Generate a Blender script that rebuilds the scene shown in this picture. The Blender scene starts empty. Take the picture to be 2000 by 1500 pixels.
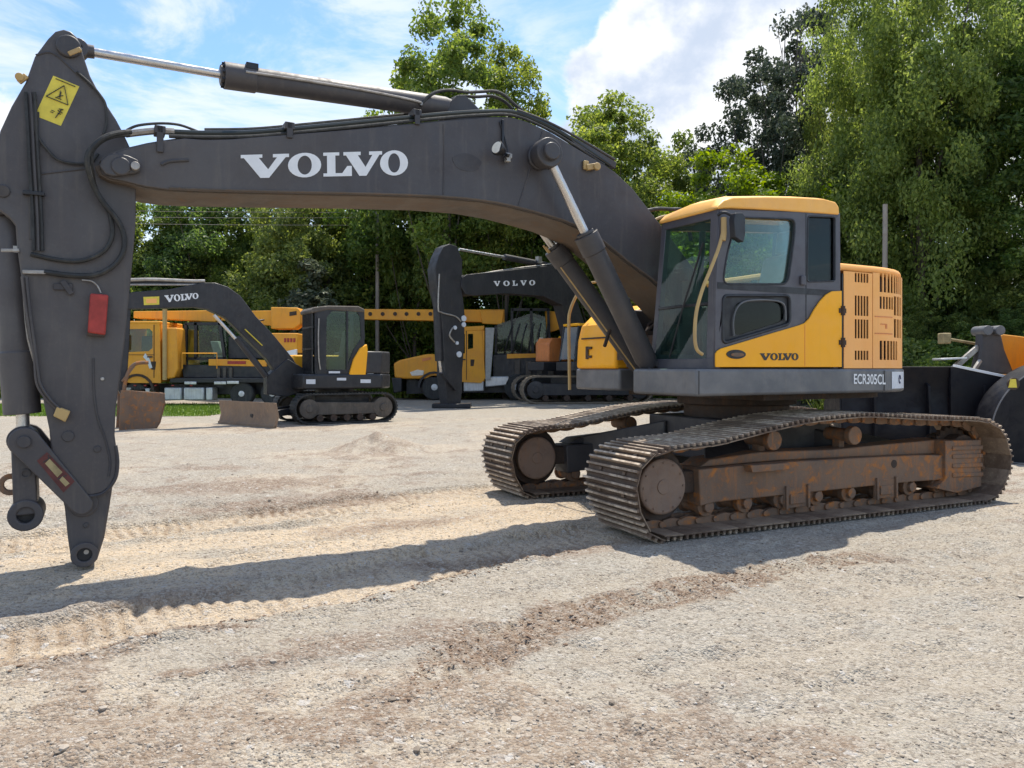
import bpy, bmesh, math, random
import numpy as np
from mathutils import Vector, Matrix, Euler
from mathutils.geometry import tessellate_polygon

R = math.radians
scene = bpy.context.scene
COL = scene.collection

# ------------------------------------------------------------------ camera, sky, sun
CAMH = 1.55
cam_data = bpy.data.cameras.new('camera')
cam = bpy.data.objects.new('camera', cam_data)
COL.objects.link(cam)
cam.location = (0, 0, CAMH)
cam.rotation_euler = (R(90), 0, 0)
cam_data.sensor_width = 36.0
cam_data.lens = 27.0
cam_data.shift_y = -0.015
cam_data.clip_start = 0.05
cam_data.clip_end = 3000
scene.camera = cam

SUN_EL, SUN_AZ = 66.5, 20.0          # azimuth clockwise from +Y
SKY_STRENGTH = 0.15
world = bpy.data.worlds.new('World')
scene.world = world
world.use_nodes = True
wn, wl = world.node_tree.nodes, world.node_tree.links
wn.clear()
w_out = wn.new('ShaderNodeOutputWorld')
w_bg = wn.new('ShaderNodeBackground')
w_bg.inputs['Strength'].default_value = SKY_STRENGTH
w_sky = wn.new('ShaderNodeTexSky')
w_sky.sky_type = 'NISHITA'
w_sky.sun_disc = False
w_sky.sun_elevation = R(SUN_EL)
w_sky.sun_rotation = R(SUN_AZ)
w_sky.air_density = 1.0
w_sky.dust_density = 0.6
w_sky.ozone_density = 1.4

def wmath(op, a, b=None, clamp=False):
    n = wn.new('ShaderNodeMath'); n.operation = op; n.use_clamp = clamp
    for i, s in enumerate((a, b)):
        if s is None: continue
        if isinstance(s, (int, float)): n.inputs[i].default_value = s
        else: wl.new(s, n.inputs[i])
    return n.outputs[0]

w_tc = wn.new('ShaderNodeTexCoord')
def wnoise(scale, detail, rough, stretch=(1, 1, 1), loc=(0, 0, 0), dist=0.0, rot=(0, 0, 0)):
    m = wn.new('ShaderNodeMapping'); m.inputs['Scale'].default_value = stretch
    m.inputs['Location'].default_value = loc; m.inputs['Rotation'].default_value = rot
    wl.new(w_tc.outputs['Generated'], m.inputs['Vector'])
    n = wn.new('ShaderNodeTexNoise'); n.inputs['Scale'].default_value = scale
    n.inputs['Detail'].default_value = detail; n.inputs['Roughness'].default_value = rough
    n.inputs['Distortion'].default_value = dist
    wl.new(m.outputs[0], n.inputs['Vector'])
    return n.outputs['Fac']
def wramp(src, a, b):
    n = wn.new('ShaderNodeMapRange'); n.interpolation_type = 'SMOOTHSTEP'
    n.inputs['From Min'].default_value = a; n.inputs['From Max'].default_value = b
    wl.new(src, n.inputs['Value']); return n.outputs[0]
def wmix(fac, c1, c2):
    n = wn.new('ShaderNodeMix'); n.data_type = 'RGBA'
    if isinstance(fac, float): n.inputs[0].default_value = fac
    else: wl.new(fac, n.inputs[0])
    for i, c in ((6, c1), (7, c2)):
        if isinstance(c, tuple): n.inputs[i].default_value = (*c, 1)
        else: wl.new(c, n.inputs[i])
    return n.outputs[2]
# high thin cloud: long soft streaks all over the sky
wisp = wnoise(3.4, 10, 0.62, (1.0, 1.0, 3.0), (0.4, 0, 0.2), 0.6, (0.25, 0.35, 0))
wisp2 = wnoise(0.9, 4, 0.5, (1, 1, 2.0), (1.4, 0.7, 0))
wisp_m = wmath('MULTIPLY', wramp(wisp, 0.40, 0.60), wmath('ADD', wmath('MULTIPLY', wramp(wisp2, 0.34, 0.56), 0.72), 0.28))
# heaps of cumulus, each a direction in the sky with a soft radius
nz = wnoise(9.0, 12, 0.60, (1, 1, 1.1), (0, 0, 0), 0.0)
nz2 = wnoise(2.4, 7, 0.55, (1, 1, 2.0), (3.3, 1.2, 2.1), 0.0)
blob = None
def dir_of(px, py):
    return Vector(((px - 1000) / 1500, 1, (720 - py) / 1500)).normalized()
for (px, py, rad) in ((1290, 120, .085), (1390, 95, .085), (1215, 170, .065), (1350, 205, .10), (1480, 130, .12), (1540, 40, .12), (1620, 230, .13), (1200, 240, .055), (1430, 300, .07),
                      (1700, 60, .16), (-500, 350, .2), (2600, 200, .25), (3000, 420, .2), (-1400, 300, .2)):
    d = dir_of(px, py)
    dp = wn.new('ShaderNodeVectorMath'); dp.operation = 'DISTANCE'
    nrm = wn.new('ShaderNodeVectorMath'); nrm.operation = 'NORMALIZE'
    wl.new(w_tc.outputs['Generated'], nrm.inputs[0]); wl.new(nrm.outputs[0], dp.inputs[0])
    dp.inputs[1].default_value = d
    v = wmath('SUBTRACT', 1.0, wmath('DIVIDE', dp.outputs['Value'], rad * 1.35))
    blob = v if blob is None else wmath('MAXIMUM', blob, v)
cum = wmath('ADD', blob, wmath('MULTIPLY', wmath('SUBTRACT', nz, 0.5), 1.5))
cum_m = wmath('MAXIMUM', wramp(cum, 0.10, 0.30), wramp(wmath('ADD', nz2, wmath('MULTIPLY', wmath('SUBTRACT', nz, .5), .25)), .60, .70))
nz3 = wnoise(7.0, 10, 0.56, (1, 1, 1.3), (.3, .1, .22), 0.0)
cum_core = wramp(wmath('ADD', nz3, wmath('MULTIPLY', cum, 0.10)), 0.47, 0.70)
w_hsv = wn.new('ShaderNodeHueSaturation')
w_hsv.inputs['Saturation'].default_value = 1.18
w_hsv.inputs['Value'].default_value = 0.82
wl.new(w_sky.outputs[0], w_hsv.inputs['Color'])
cloud_col = wmix(cum_core, (4.3, 4.3, 4.35), (2.35, 2.7, 3.3))
c1 = wmix(wmath('MULTIPLY', wisp_m, 0.8), w_hsv.outputs[0], (3.6, 3.8, 4.1))
c2 = wmix(cum_m, c1, cloud_col)
wl.new(c2, w_bg.inputs['Color'])
wl.new(w_bg.outputs[0], w_out.inputs['Surface'])

sun_data = bpy.data.lights.new('sun', 'SUN')
sun_data.energy = 3.35
sun_data.angle = R(0.55)
sun_data.color = (1.0, 0.93, 0.81)
sun = bpy.data.objects.new('sun', sun_data)
COL.objects.link(sun)
_c = math.cos(R(SUN_EL))
sun_dir = Vector((math.sin(R(SUN_AZ)) * _c, math.cos(R(SUN_AZ)) * _c, math.sin(R(SUN_EL))))
sun.rotation_euler = (-sun_dir).to_track_quat('-Z', 'Y').to_euler()
sun.location = (0, 0, 30)

vs = scene.view_settings
vs.view_transform = 'Standard'
try: vs.look = 'None'
except Exception: pass
vs.exposure = 0.92
vs.gamma = 1.0
vs.use_curve_mapping = False
scene.render.engine = 'CYCLES'
scene.cycles.max_bounces = 8
scene.cycles.transparent_max_bounces = 12

# ------------------------------------------------------------------ materials
def _nt(name):
    m = bpy.data.materials.new(name); m.use_nodes = True
    nt = m.node_tree; nt.nodes.clear()
    out = nt.nodes.new('ShaderNodeOutputMaterial')
    return m, nt, out
def nnoise(nt, vec, scale, detail=6, rough=0.6, dist=0.0):
    n = nt.nodes.new('ShaderNodeTexNoise')
    n.inputs['Scale'].default_value = scale; n.inputs['Detail'].default_value = detail
    n.inputs['Roughness'].default_value = rough; n.inputs['Distortion'].default_value = dist
    nt.links.new(vec, n.inputs['Vector']); return n.outputs['Fac']
def nramp(nt, src, a, b, lo=0.0, hi=1.0):
    n = nt.nodes.new('ShaderNodeMapRange'); n.interpolation_type = 'SMOOTHSTEP'
    for k, v in (('From Min', a), ('From Max', b), ('To Min', lo), ('To Max', hi)): n.inputs[k].default_value = v
    nt.links.new(src, n.inputs['Value']); return n.outputs[0]
def nmix(nt, fac, c1, c2):
    n = nt.nodes.new('ShaderNodeMix'); n.data_type = 'RGBA'
    if isinstance(fac, (int, float)): n.inputs[0].default_value = fac
    else: nt.links.new(fac, n.inputs[0])
    for i, c in ((6, c1), (7, c2)):
        if isinstance(c, tuple): n.inputs[i].default_value = (*c[:3], 1)
        else: nt.links.new(c, n.inputs[i])
    return n.outputs[2]
def nmath(nt, op, a, b):
    n = nt.nodes.new('ShaderNodeMath'); n.operation = op
    for i, s in enumerate((a, b)):
        if isinstance(s, (int, float)): n.inputs[i].default_value = s
        else: nt.links.new(s, n.inputs[i])
    return n.outputs[0]
def nmap(nt, vec, scale):
    m = nt.nodes.new('ShaderNodeMapping'); m.inputs['Scale'].default_value = scale
    nt.links.new(vec, m.inputs['Vector']); return m.outputs[0]

def paint(name, col, col2, dirt, rough=0.42, dirt_lo=0.52, dirt_hi=0.75, scale=1.4, metallic=0.0, bump=0.15, streak=0.5, fine=0.35, spec=0.5):
    """painted or bare metal: patchy tone, run-down streaks, fine grime, a little surface unevenness"""
    m, nt, out = _nt(name)
    b = nt.nodes.new('ShaderNodeBsdfPrincipled')
    tc = nt.nodes.new('ShaderNodeTexCoord'); o = tc.outputs['Object']
    big = nnoise(nt, o, scale, 5, 0.6, 0.4)
    c = nmix(nt, nramp(nt, big, 0.35, 0.7), col, col2)
    st = nnoise(nt, nmap(nt, o, (9, 9, 0.9)), 1.6, 5, 0.65)
    sm = nmath(nt, 'MULTIPLY', nramp(nt, st, 0.50, 0.72), streak)
    gr = nnoise(nt, o, scale * 3.2, 8, 0.72, 0.5)
    gm = nramp(nt, gr, dirt_lo, dirt_hi)
    c = nmix(nt, nmath(nt, 'MAXIMUM', sm, gm), c, dirt)
    fn = nnoise(nt, o, 38, 6, 0.7)
    fm = nmath(nt, 'MULTIPLY', nramp(nt, fn, 0.5, 0.8), fine)
    c = nmix(nt, fm, c, dirt)
    nt.links.new(c, b.inputs['Base Color'])
    rr = nramp(nt, gr, 0.3, 0.8, rough * 0.85, min(1, rough + 0.4))
    nt.links.new(rr, b.inputs['Roughness'])
    b.inputs['Metallic'].default_value = metallic
    b.inputs['Specular IOR Level'].default_value = spec
    bp = nt.nodes.new('ShaderNodeBump'); bp.inputs['Strength'].default_value = bump
    bp.inputs['Distance'].default_value = 0.02
    nt.links.new(nmath(nt, 'ADD', gr, nmath(nt, 'MULTIPLY', fn, 0.4)), bp.inputs['Height'])
    nt.links.new(bp.outputs[0], b.inputs['Normal'])
    nt.links.new(b.outputs[0], out.inputs['Surface'])
    return m
def plain(name, col, rough=0.5, metallic=0.0, emit=0.0, var=0.25):
    m, nt, out = _nt(name)
    b = nt.nodes.new('ShaderNodeBsdfPrincipled')
    tc = nt.nodes.new('ShaderNodeTexCoord')
    n = nnoise(nt, tc.outputs['Object'], 9, 6, 0.65)
    c = nmix(nt, nramp(nt, n, 0.3, 0.75), tuple(col), tuple(x * (1 - var) for x in col))
    nt.links.new(c, b.inputs['Base Color'])
    b.inputs['Roughness'].default_value = rough; b.inputs['Metallic'].default_value = metallic
    nt.links.new(b.outputs[0], out.inputs['Surface'])
    return m
def glass(name, tint=(0.55, 0.72, 0.66), refl=0.12, haze=0.10, hazecol=(.45, .55, .5)):
    m, nt, out = _nt(name)
    t = nt.nodes.new('ShaderNodeBsdfTransparent'); t.inputs['Color'].default_value = (*tint, 1)
    g = nt.nodes.new('ShaderNodeBsdfGlossy'); g.inputs['Roughness'].default_value = 0.03
    d = nt.nodes.new('ShaderNodeBsdfDiffuse'); d.inputs['Color'].default_value = (*hazecol, 1)
    lw = nt.nodes.new('ShaderNodeLayerWeight'); lw.inputs['Blend'].default_value = 0.25
    mx0 = nt.nodes.new('ShaderNodeMixShader')
    tc = nt.nodes.new('ShaderNodeTexCoord')
    dn = nnoise(nt, tc.outputs['Object'], 4, 6, 0.7)
    nt.links.new(nramp(nt, dn, 0.3, 0.8, haze * 0.4, haze * 1.8), mx0.inputs[0])
    nt.links.new(t.outputs[0], mx0.inputs[1]); nt.links.new(d.outputs[0], mx0.inputs[2])
    mx = nt.nodes.new('ShaderNodeMixShader')
    nt.links.new(nmath(nt, 'ADD', nmath(nt, 'MULTIPLY', lw.outputs['Fresnel'], 0.55), refl), mx.inputs[0])
    nt.links.new(mx0.outputs[0], mx.inputs[1]); nt.links.new(g.outputs[0], mx.inputs[2])
    nt.links.new(mx.outputs[0], out.inputs['Surface'])
    return m
def leafmat(name, c_dark, c_mid, c_pale, trans=0.35):
    m, nt, out = _nt(name)
    geo = nt.nodes.new('ShaderNodeNewGeometry')
    tc = nt.nodes.new('ShaderNodeTexCoord')
    n = nnoise(nt, tc.outputs['Object'], 0.9, 3, 0.5)
    c = nmix(nt, nramp(nt, n, 0.36, 0.62), c_dark, c_mid)
    c = nmix(nt, nramp(nt, geo.outputs['Random Per Island'], 0.35, 1.0), c, c_pale)  # paler tone mixed in at random per leaf
    oi = nt.nodes.new('ShaderNodeObjectInfo')
    hs = nt.nodes.new('ShaderNodeHueSaturation')
    nt.links.new(nramp(nt, oi.outputs['Random'], 0, 1, 0.475, 0.515), hs.inputs['Hue'])
    nt.links.new(nramp(nt, oi.outputs['Random'], 0, 1, 1.2, 0.8), hs.inputs['Value'])
    nt.links.new(c, hs.inputs['Color'])
    b = nt.nodes.new('ShaderNodeBsdfPrincipled')
    b.inputs['Roughness'].default_value = 0.5
    b.inputs['Specular IOR Level'].default_value = 0.35
    nt.links.new(hs.outputs[0], b.inputs['Base Color'])
    t = nt.nodes.new('ShaderNodeBsdfTranslucent')
    th = nt.nodes.new('ShaderNodeHueSaturation')
    th.inputs['Hue'].default_value = 0.485; th.inputs['Saturation'].default_value = 1.15; th.inputs['Value'].default_value = 1.9
    nt.links.new(hs.outputs[0], th.inputs['Color']); nt.links.new(th.outputs[0], t.inputs['Color'])
    mx = nt.nodes.new('ShaderNodeMixShader'); mx.inputs[0].default_value = trans
    nt.links.new(b.outputs[0], mx.inputs[1]); nt.links.new(t.outputs[0], mx.inputs[2])
    nt.links.new(mx.outputs[0], out.inputs['Surface'])
    return m

M = {}
M['grey'] = paint('dark_grey_paint', (.045, .042, .046), (.065, .060, .060), (.13, .105, .085), 0.42, .60, .86, 1.1, streak=.16, fine=.22)
M['boomgrey'] = paint('boom_grey_paint', (.055, .050, .054), (.088, .079, .077), (.14, .12, .10), 0.42, .60, .9, .55, streak=.30, fine=.28, bump=.10)
M['deckgrey'] = paint('deck_grey_paint', (.10, .105, .115), (.16, .16, .165), (.20, .17, .14), 0.38, .58, .84, 2.0, streak=.25, fine=.25)
M['cabgrey'] = paint('cab_grey_paint', (.075, .073, .088), (.095, .092, .105), (.15, .13, .11), 0.36, .62, .9, 1.6, streak=.12, fine=.12, bump=.05)
M['underside'] = paint('dusty_underside', (.120, .092, .070), (.080, .068, .058), (.19, .105, .055), 0.8, .54, .78, 1.5, streak=.3)
M['yellow'] = paint('yellow_paint', (.97, .445, .016), (.92, .41, .022), (.45, .28, .08), 0.38, .72, .98, 1.5, streak=.08, fine=.08, bump=.04, spec=.3)
M['muted'] = paint('pale_orange_yellow_paint', (.98, .48, .15), (.93, .44, .14), (.55, .32, .14), 0.55, .68, .97, 1.5, streak=.12, fine=.12, bump=.05, spec=.3)  # paler, less saturated tone than the flank yellow
M['yellowo'] = paint('work_truck_yellow', (.80, .36, .03), (.72, .31, .04), (.30, .19, .08), 0.42, .62, .9, 1.2, streak=.25, fine=.3, bump=.06, spec=.35)
M['roofy'] = paint('roof_yellow_paint', (.97, .50, .10), (.90, .45, .10), (.52, .34, .14), 0.4, .64, .92, 2.0, streak=.1, fine=.25, bump=.05)
M['rust'] = paint('rusty_steel', (.20, .125, .080), (.14, .095, .068), (.42, .155, .035), 0.75, .50, .68, 2.2, bump=.5, streak=.45, fine=.45)
M['rustdark'] = paint('dark_rusty_steel', (.055, .036, .026), (.035, .025, .02), (.13, .07, .04), 0.8, .50, .76, 3.0, bump=.5)
M['shoe'] = paint('worn_shoe_steel', (.22, .155, .11), (.30, .22, .155), (.38, .29, .20), 0.6, .46, .7, 5.0, metallic=.1, bump=.5, fine=.5)
def _worn(m):
    nt = m.node_tree; b = [n for n in nt.nodes if n.type == 'BSDF_PRINCIPLED'][0]
    src = b.inputs['Base Color'].links[0].from_socket
    tc = nt.nodes.new('ShaderNodeTexCoord'); sp = nt.nodes.new('ShaderNodeSeparateXYZ'); nt.links.new(tc.outputs['Object'], sp.inputs[0])
    z = nramp(nt, sp.outputs[2], -.012, -.003)
    oi = nt.nodes.new('ShaderNodeObjectInfo')
    n = nnoise(nt, tc.outputs['Object'], 7, 5, .7)
    f = nmath(nt, 'MULTIPLY', z, nramp(nt, nmath(nt, 'ADD', n, nmath(nt, 'MULTIPLY', oi.outputs['Random'], .25)), .42, .68, .15, 1.0))
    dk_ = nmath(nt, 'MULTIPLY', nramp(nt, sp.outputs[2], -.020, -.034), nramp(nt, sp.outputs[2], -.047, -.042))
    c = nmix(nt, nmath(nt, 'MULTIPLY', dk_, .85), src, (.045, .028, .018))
    c = nmix(nt, f, c, (.70, .59, .46))
    d = nmath(nt, 'MULTIPLY', nramp(nt, nmath(nt, 'ADD', nnoise(nt, tc.outputs['Object'], 3.1, 5, .7), nmath(nt, 'MULTIPLY', oi.outputs['Random'], .3)), .55, .8), .8)
    c = nmix(nt, d, c, (.10, .062, .042))
    nt.links.new(c, b.inputs['Base Color'])
_worn(M['shoe'])
M['idler'] = paint('idler_steel', (.24, .165, .12), (.19, .13, .10), (.28, .15, .08), 0.6, .55, .8, 3.0, bump=.3)
M['chrome'] = paint('chrome_rod', (.62, .60, .58), (.50, .49, .48), (.35, .32, .28), 0.22, .62, .9, 3.0, metallic=.9, bump=.02, streak=.1)
M['steel'] = paint('bare_steel', (.42, .40, .37), (.30, .28, .26), (.22, .17, .12), 0.4, .52, .8, 6.0, metallic=.6)
M['rubber'] = paint('black_rubber', (.018, .019, .020), (.028, .029, .028), (.08, .075, .065), 0.55, .56, .85, 4.0)
M['black'] = paint('black_paint', (.012, .013, .017), (.020, .021, .026), (.05, .045, .04), 0.35, .62, .95, 2.0, streak=.15)
M['blackgreen'] = plain('dark_green_black_pipe', (.016, .026, .026), .35)
M['white'] = plain('white_lettering', (.80, .81, .82), .5, var=.10)
M['decalw'] = plain('white_decal', (.62, .66, .72), .45, var=.1)
M['decalb'] = plain('navy_print', (.02, .03, .11), .5)
M['print'] = plain('dark_print', (.03, .028, .03), .5)
M['sticker'] = plain('yellow_sticker', (.78, .63, .07), .5, var=.2)
M['dullred'] = plain('faded_dark_red', (.13, .035, .03), .7, var=.5)
M['dulltan'] = plain('faded_tan_print', (.42, .33, .16), .7, var=.5)
M['red'] = plain('faded_red', (.42, .045, .035), .6, var=.4)
M['tan'] = paint('tan_handrail', (.50, .34, .13), (.40, .27, .12), (.3, .2, .1), .5, .6, .9, 3)
M['tankw'] = paint('silver_tank', (.62, .63, .64), (.50, .51, .52), (.3, .27, .23), .3, .6, .9, 2, metallic=.4)
M['glass'] = glass('cab_glass', (.76, .88, .84), .035, .05, (.16, .26, .24))
M['glassf'] = glass('windscreen_glass', (.50, .68, .62), .035, .11, (.10, .22, .19))
M['glassd'] = glass('dark_glass', (.20, .23, .23), .015, .06, (.03, .04, .04))
M['glassfar'] = glass('far_glass', (.58, .74, .66), .03, .05, (.03, .06, .05))
M['greyd'] = paint('dark_machine_paint', (.022, .022, .026), (.034, .033, .036), (.10, .085, .07), 0.45, .58, .88, 1.6, streak=.2, fine=.25)
M['blackm'] = paint('new_black_bucket_paint', (.006, .006, .009), (.009, .009, .013), (.03, .028, .026), 0.42, .66, .97, 1.5, streak=.08, fine=.08, spec=.25)
M['dirtframe'] = paint('dirty_frame', (.10, .085, .07), (.06, .052, .045), (.17, .14, .11), 0.75, .5, .75, 2.5)
M['blade'] = paint('dusty_blade_steel', (.26, .18, .12), (.20, .14, .10), (.34, .22, .13), 0.8, .5, .75, 2.0)
M['shoe3'] = paint('far_shoe_steel', (.20, .16, .115), (.14, .11, .08), (.28, .23, .17), 0.7, .5, .75, 3.0)
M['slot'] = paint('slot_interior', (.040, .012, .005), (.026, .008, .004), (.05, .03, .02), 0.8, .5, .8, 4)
M['seat'] = plain('grey_seat_cloth', (.20, .20, .20), .9)
M['seatl'] = plain('light_seat_cloth', (.42, .42, .40), .9)
M['lens'] = plain('lamp_lens', (.85, .80, .68), .15)
M['bark'] = paint('bark', (.07, .055, .042), (.10, .085, .07), (.14, .12, .10), .9, .5, .8, 1.2, bump=.6)
M['polewood'] = paint('weathered_pole', (.28, .25, .22), (.34, .31, .28), (.18, .15, .12), .9, .5, .8, 1.2, bump=.4)
M['orange'] = paint('orange_paint', (.72, .24, .07), (.62, .20, .06), (.3, .15, .08), .45, .6, .9, 2)
M['leaf_a'] = leafmat('leaf_mid', (.062, .108, .026), (.115, .178, .040), (.22, .285, .070), .5)
M['leaf_b'] = leafmat('leaf_dark', (.050, .088, .030), (.095, .150, .042), (.185, .250, .072), .48)
M['leaf_c'] = leafmat('leaf_willow', (.075, .122, .034), (.125, .188, .050), (.205, .275, .078), .52)
M['leaf_d'] = leafmat('leaf_greyish', (.034, .050, .032), (.062, .084, .052), (.13, .155, .10), .25)
M['leaf_e'] = leafmat('leaf_fresh', (.045, .10, .014), (.085, .165, .020), (.15, .25, .030), .42)
M['grassleaf'] = leafmat('grass_blades', (.07, .13, .02), (.12, .20, .03), (.18, .25, .05), .3)

# ------------------------------------------------------------------ mesh builder
def catmull(pts, per=6, closed=False):
    P = [Vector(p) for p in pts]; n = len(P); out = []
    rng = range(n if closed else n - 1)
    for i in rng:
        if closed: p0, p1, p2, p3 = P[(i - 1) % n], P[i], P[(i + 1) % n], P[(i + 2) % n]
        else: p0, p1, p2, p3 = P[max(i - 1, 0)], P[i], P[i + 1], P[min(i + 2, n - 1)]
        for k in range(per):
            t = k / per
            out.append(0.5 * ((2 * p1) + (-p0 + p2) * t + (2 * p0 - 5 * p1 + 4 * p2 - p3) * t * t + (-p0 + 3 * p1 - 3 * p2 + p3) * t ** 3))
    if not closed: out.append(P[-1])
    return out

def roundpoly(pts, r, n=4):
    out = []; m = len(pts)
    for i in range(m):
        p0, p1, p2 = Vector(pts[i - 1]), Vector(pts[i]), Vector(pts[(i + 1) % m])
        a, b = (p0 - p1), (p2 - p1); k = min(r, a.length * .45, b.length * .45)
        s_, e_ = p1 + a.normalized() * k, p1 + b.normalized() * k
        for j in range(n + 1):
            t = j / n; out.append(tuple((1 - t) ** 2 * s_ + 2 * t * (1 - t) * p1 + t * t * e_))
    return out

class MB:
    def __init__(s): s.v = []; s.f = []
    def add(s, vs_, fs_):
        b = len(s.v); s.v += [tuple(v) for v in vs_]; s.f += [tuple(i + b for i in f) for f in fs_]; return s
    def box(s, c, size, rot=None):
        hx, hy, hz = size[0] / 2, size[1] / 2, size[2] / 2
        vs_ = [Vector((x, y, z)) for x in (-hx, hx) for y in (-hy, hy) for z in (-hz, hz)]
        if rot is not None:
            m = Euler(rot).to_matrix(); vs_ = [m @ v for v in vs_]
        c = Vector(c)
        return s.add([v + c for v in vs_], [(0, 1, 3, 2), (4, 6, 7, 5), (0, 4, 5, 1), (2, 3, 7, 6), (0, 2, 6, 4), (1, 5, 7, 3)])
    def span(s, a, b):
        return s.box([(a[i] + b[i]) / 2 for i in range(3)], [abs(b[i] - a[i]) for i in range(3)])
    def bar(s, p0, p1, w, h, up=(0, 0, 1)):
        p0, p1 = Vector(p0), Vector(p1); d = (p1 - p0).normalized(); up = Vector(up)
        sx = d.cross(up)
        if sx.length < 1e-4: sx = d.cross(Vector((1, 0, 0)))
        sx.normalize(); uz = sx.cross(d)
        vs_ = [p + sx * a * w / 2 + uz * b * h / 2 for p in (p0, p1) for a, b in ((-1, -1), (1, -1), (1, 1), (-1, 1))]
        return s.add(vs_, [(0, 3, 2, 1), (4, 5, 6, 7), (0, 1, 5, 4), (1, 2, 6, 5), (2, 3, 7, 6), (3, 0, 4, 7)])
    def prism(s, pts, a, b, axis='y'):
        n = len(pts)
        if axis == 'y': f = lambda p, t: (p[0], t, p[1])
        elif axis == 'z': f = lambda p, t: (p[0], p[1], t)
        else: f = lambda p, t: (t, p[0], p[1])
        vs_ = [f(p, a) for p in pts] + [f(p, b) for p in pts]
        fs_ = [tuple(range(n)), tuple(range(2 * n - 1, n - 1, -1))] + [(i, (i + 1) % n, (i + 1) % n + n, i + n) for i in range(n)]
        return s.add(vs_, fs_)
    def holed(s, outer, holes, a, b, axis='y'):
        """plate with real openings"""
        if axis == 'y': f = lambda p, t: (p[0], t, p[1])
        elif axis == 'z': f = lambda p, t: (p[0], p[1], t)
        else: f = lambda p, t: (t, p[0], p[1])
        loops = [outer] + holes
        tri = tessellate_polygon([[Vector((p[0], p[1], 0)) for p in l] for l in loops])
        flat = [p for l in loops for p in l]; n = len(flat)
        vs_ = [f(p, a) for p in flat] + [f(p, b) for p in flat]
        fs_ = [tuple(t) for t in tri] + [tuple(i + n for i in reversed(t)) for t in tri]
        k = 0
        for l in loops:
            m = len(l)
            fs_ += [(k + i, k + (i + 1) % m, k + (i + 1) % m + n, k + i + n) for i in range(m)]
            k += m
        return s.add(vs_, fs_)
    def cyl(s, p0, p1, r0, r1=None, n=20, caps=True):
        r1 = r0 if r1 is None else r1
        return s.loft([(p0, r0), (p1, r1)], n, caps)
    def loft(s, secs, n=20, caps=True):
        """round sections (point, radius) along one straight axis"""
        p0, p1 = Vector(secs[0][0]), Vector(secs[-1][0]); d = (p1 - p0).normalized()
        a = d.orthogonal().normalized(); b = d.cross(a)
        vs_ = []; fs_ = []
        for p, r in secs:
            for i in range(n):
                t = 2 * math.pi * i / n
                vs_.append(Vector(p) + a * math.cos(t) * r + b * math.sin(t) * r)
        for k in range(len(secs) - 1):
            for i in range(n):
                fs_.append((k * n + i, k * n + (i + 1) % n, (k + 1) * n + (i + 1) % n, (k + 1) * n + i))
        if caps:
            fs_.append(tuple(range(n - 1, -1, -1))); fs_.append(tuple(range((len(secs) - 1) * n, len(secs) * n)))
        return s.add(vs_, fs_)
    def ring(s, c, axis, ro, ri, w, n=24):
        """a hub with a real hole"""
        c = Vector(c); d = Vector(axis).normalized(); a = d.orthogonal().normalized(); b = d.cross(a)
        vs_ = []; fs_ = []
        for r, t in ((ro, -w / 2), (ro, w / 2), (ri, w / 2), (ri, -w / 2)):
            for i in range(n):
                th = 2 * math.pi * i / n
                vs_.append(c + d * t + a * math.cos(th) * r + b * math.sin(th) * r)
        for k in range(4):
            for i in range(n):
                fs_.append((k * n + i, k * n + (i + 1) % n, ((k + 1) % 4) * n + (i + 1) % n, ((k + 1) % 4) * n + i))
        return s.add(vs_, fs_)
    def tube(s, pts, r, n=8, per=5, smooth=True, closed=False):
        P = catmull(pts, per, closed) if smooth else [Vector(p) for p in pts]
        m = len(P); vs_ = []; fs_ = []
        t0 = (P[1] - P[0]).normalized(); a = t0.orthogonal().normalized()
        for i, p in enumerate(P):
            if closed: t = (P[(i + 1) % m] - P[i - 1]).normalized()
            else: t = (P[min(i + 1, m - 1)] - P[max(i - 1, 0)]).normalized()
            a = (a - t * a.dot(t)).normalized(); b = t.cross(a)
            for k in range(n):
                th = 2 * math.pi * k / n
                vs_.append(p + a * math.cos(th) * r + b * math.sin(th) * r)
        for i in range(m if closed else m - 1):
            j = (i + 1) % m
            for k in range(n):
                fs_.append((i * n + k, i * n + (k + 1) % n, j * n + (k + 1) % n, j * n + k))
        if not closed:
            fs_.append(tuple(range(n - 1, -1, -1))); fs_.append(tuple(range((m - 1) * n, m * n)))
        return s.add(vs_, fs_)
    def mesh(s, name, mat, smooth=True, angle=32, recalc=True):
        me = bpy.data.meshes.new(name); me.from_pydata(s.v, [], s.f)
        if recalc:
            bm = bmesh.new(); bm.from_mesh(me); bmesh.ops.recalc_face_normals(bm, faces=bm.faces); bm.to_mesh(me); bm.free()
        if smooth:
            me.shade_smooth(); me.set_sharp_from_angle(angle=R(angle))
        me.materials.append(mat)
        return me

def link(name, data, parent=None, bevel=0.0, seg=2, rotz=None):
    o = bpy.data.objects.new(name, data); COL.objects.link(o)
    if parent is not None: o.parent = parent
    if rotz is not None: o.rotation_euler = (0, 0, rotz)
    if bevel > 0:
        b = o.modifiers.new('edge', 'BEVEL'); b.width = bevel; b.segments = seg; b.limit_method = 'ANGLE'; b.angle_limit = R(35)
        b.harden_normals = False
    return o
def P(name, mb, mat, parent=None, bevel=0.0, seg=2, rotz=None, label=None, smooth=True, angle=32):
    me = mb.mesh(name, M[mat] if isinstance(mat, str) else mat, smooth, angle)
    o = link(name, me, parent, bevel, seg, rotz)
    if label: o['label'] = label
    return o
def thing(name, label, cat, loc=(0, 0, 0), rotz=0.0, group=None):
    o = bpy.data.objects.new(name, None); COL.objects.link(o)
    o.location = loc; o.rotation_euler = (0, 0, rotz); o.empty_display_size = 0.3
    o['label'] = label; o['category'] = cat
    if group: o['group'] = group
    return o
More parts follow.
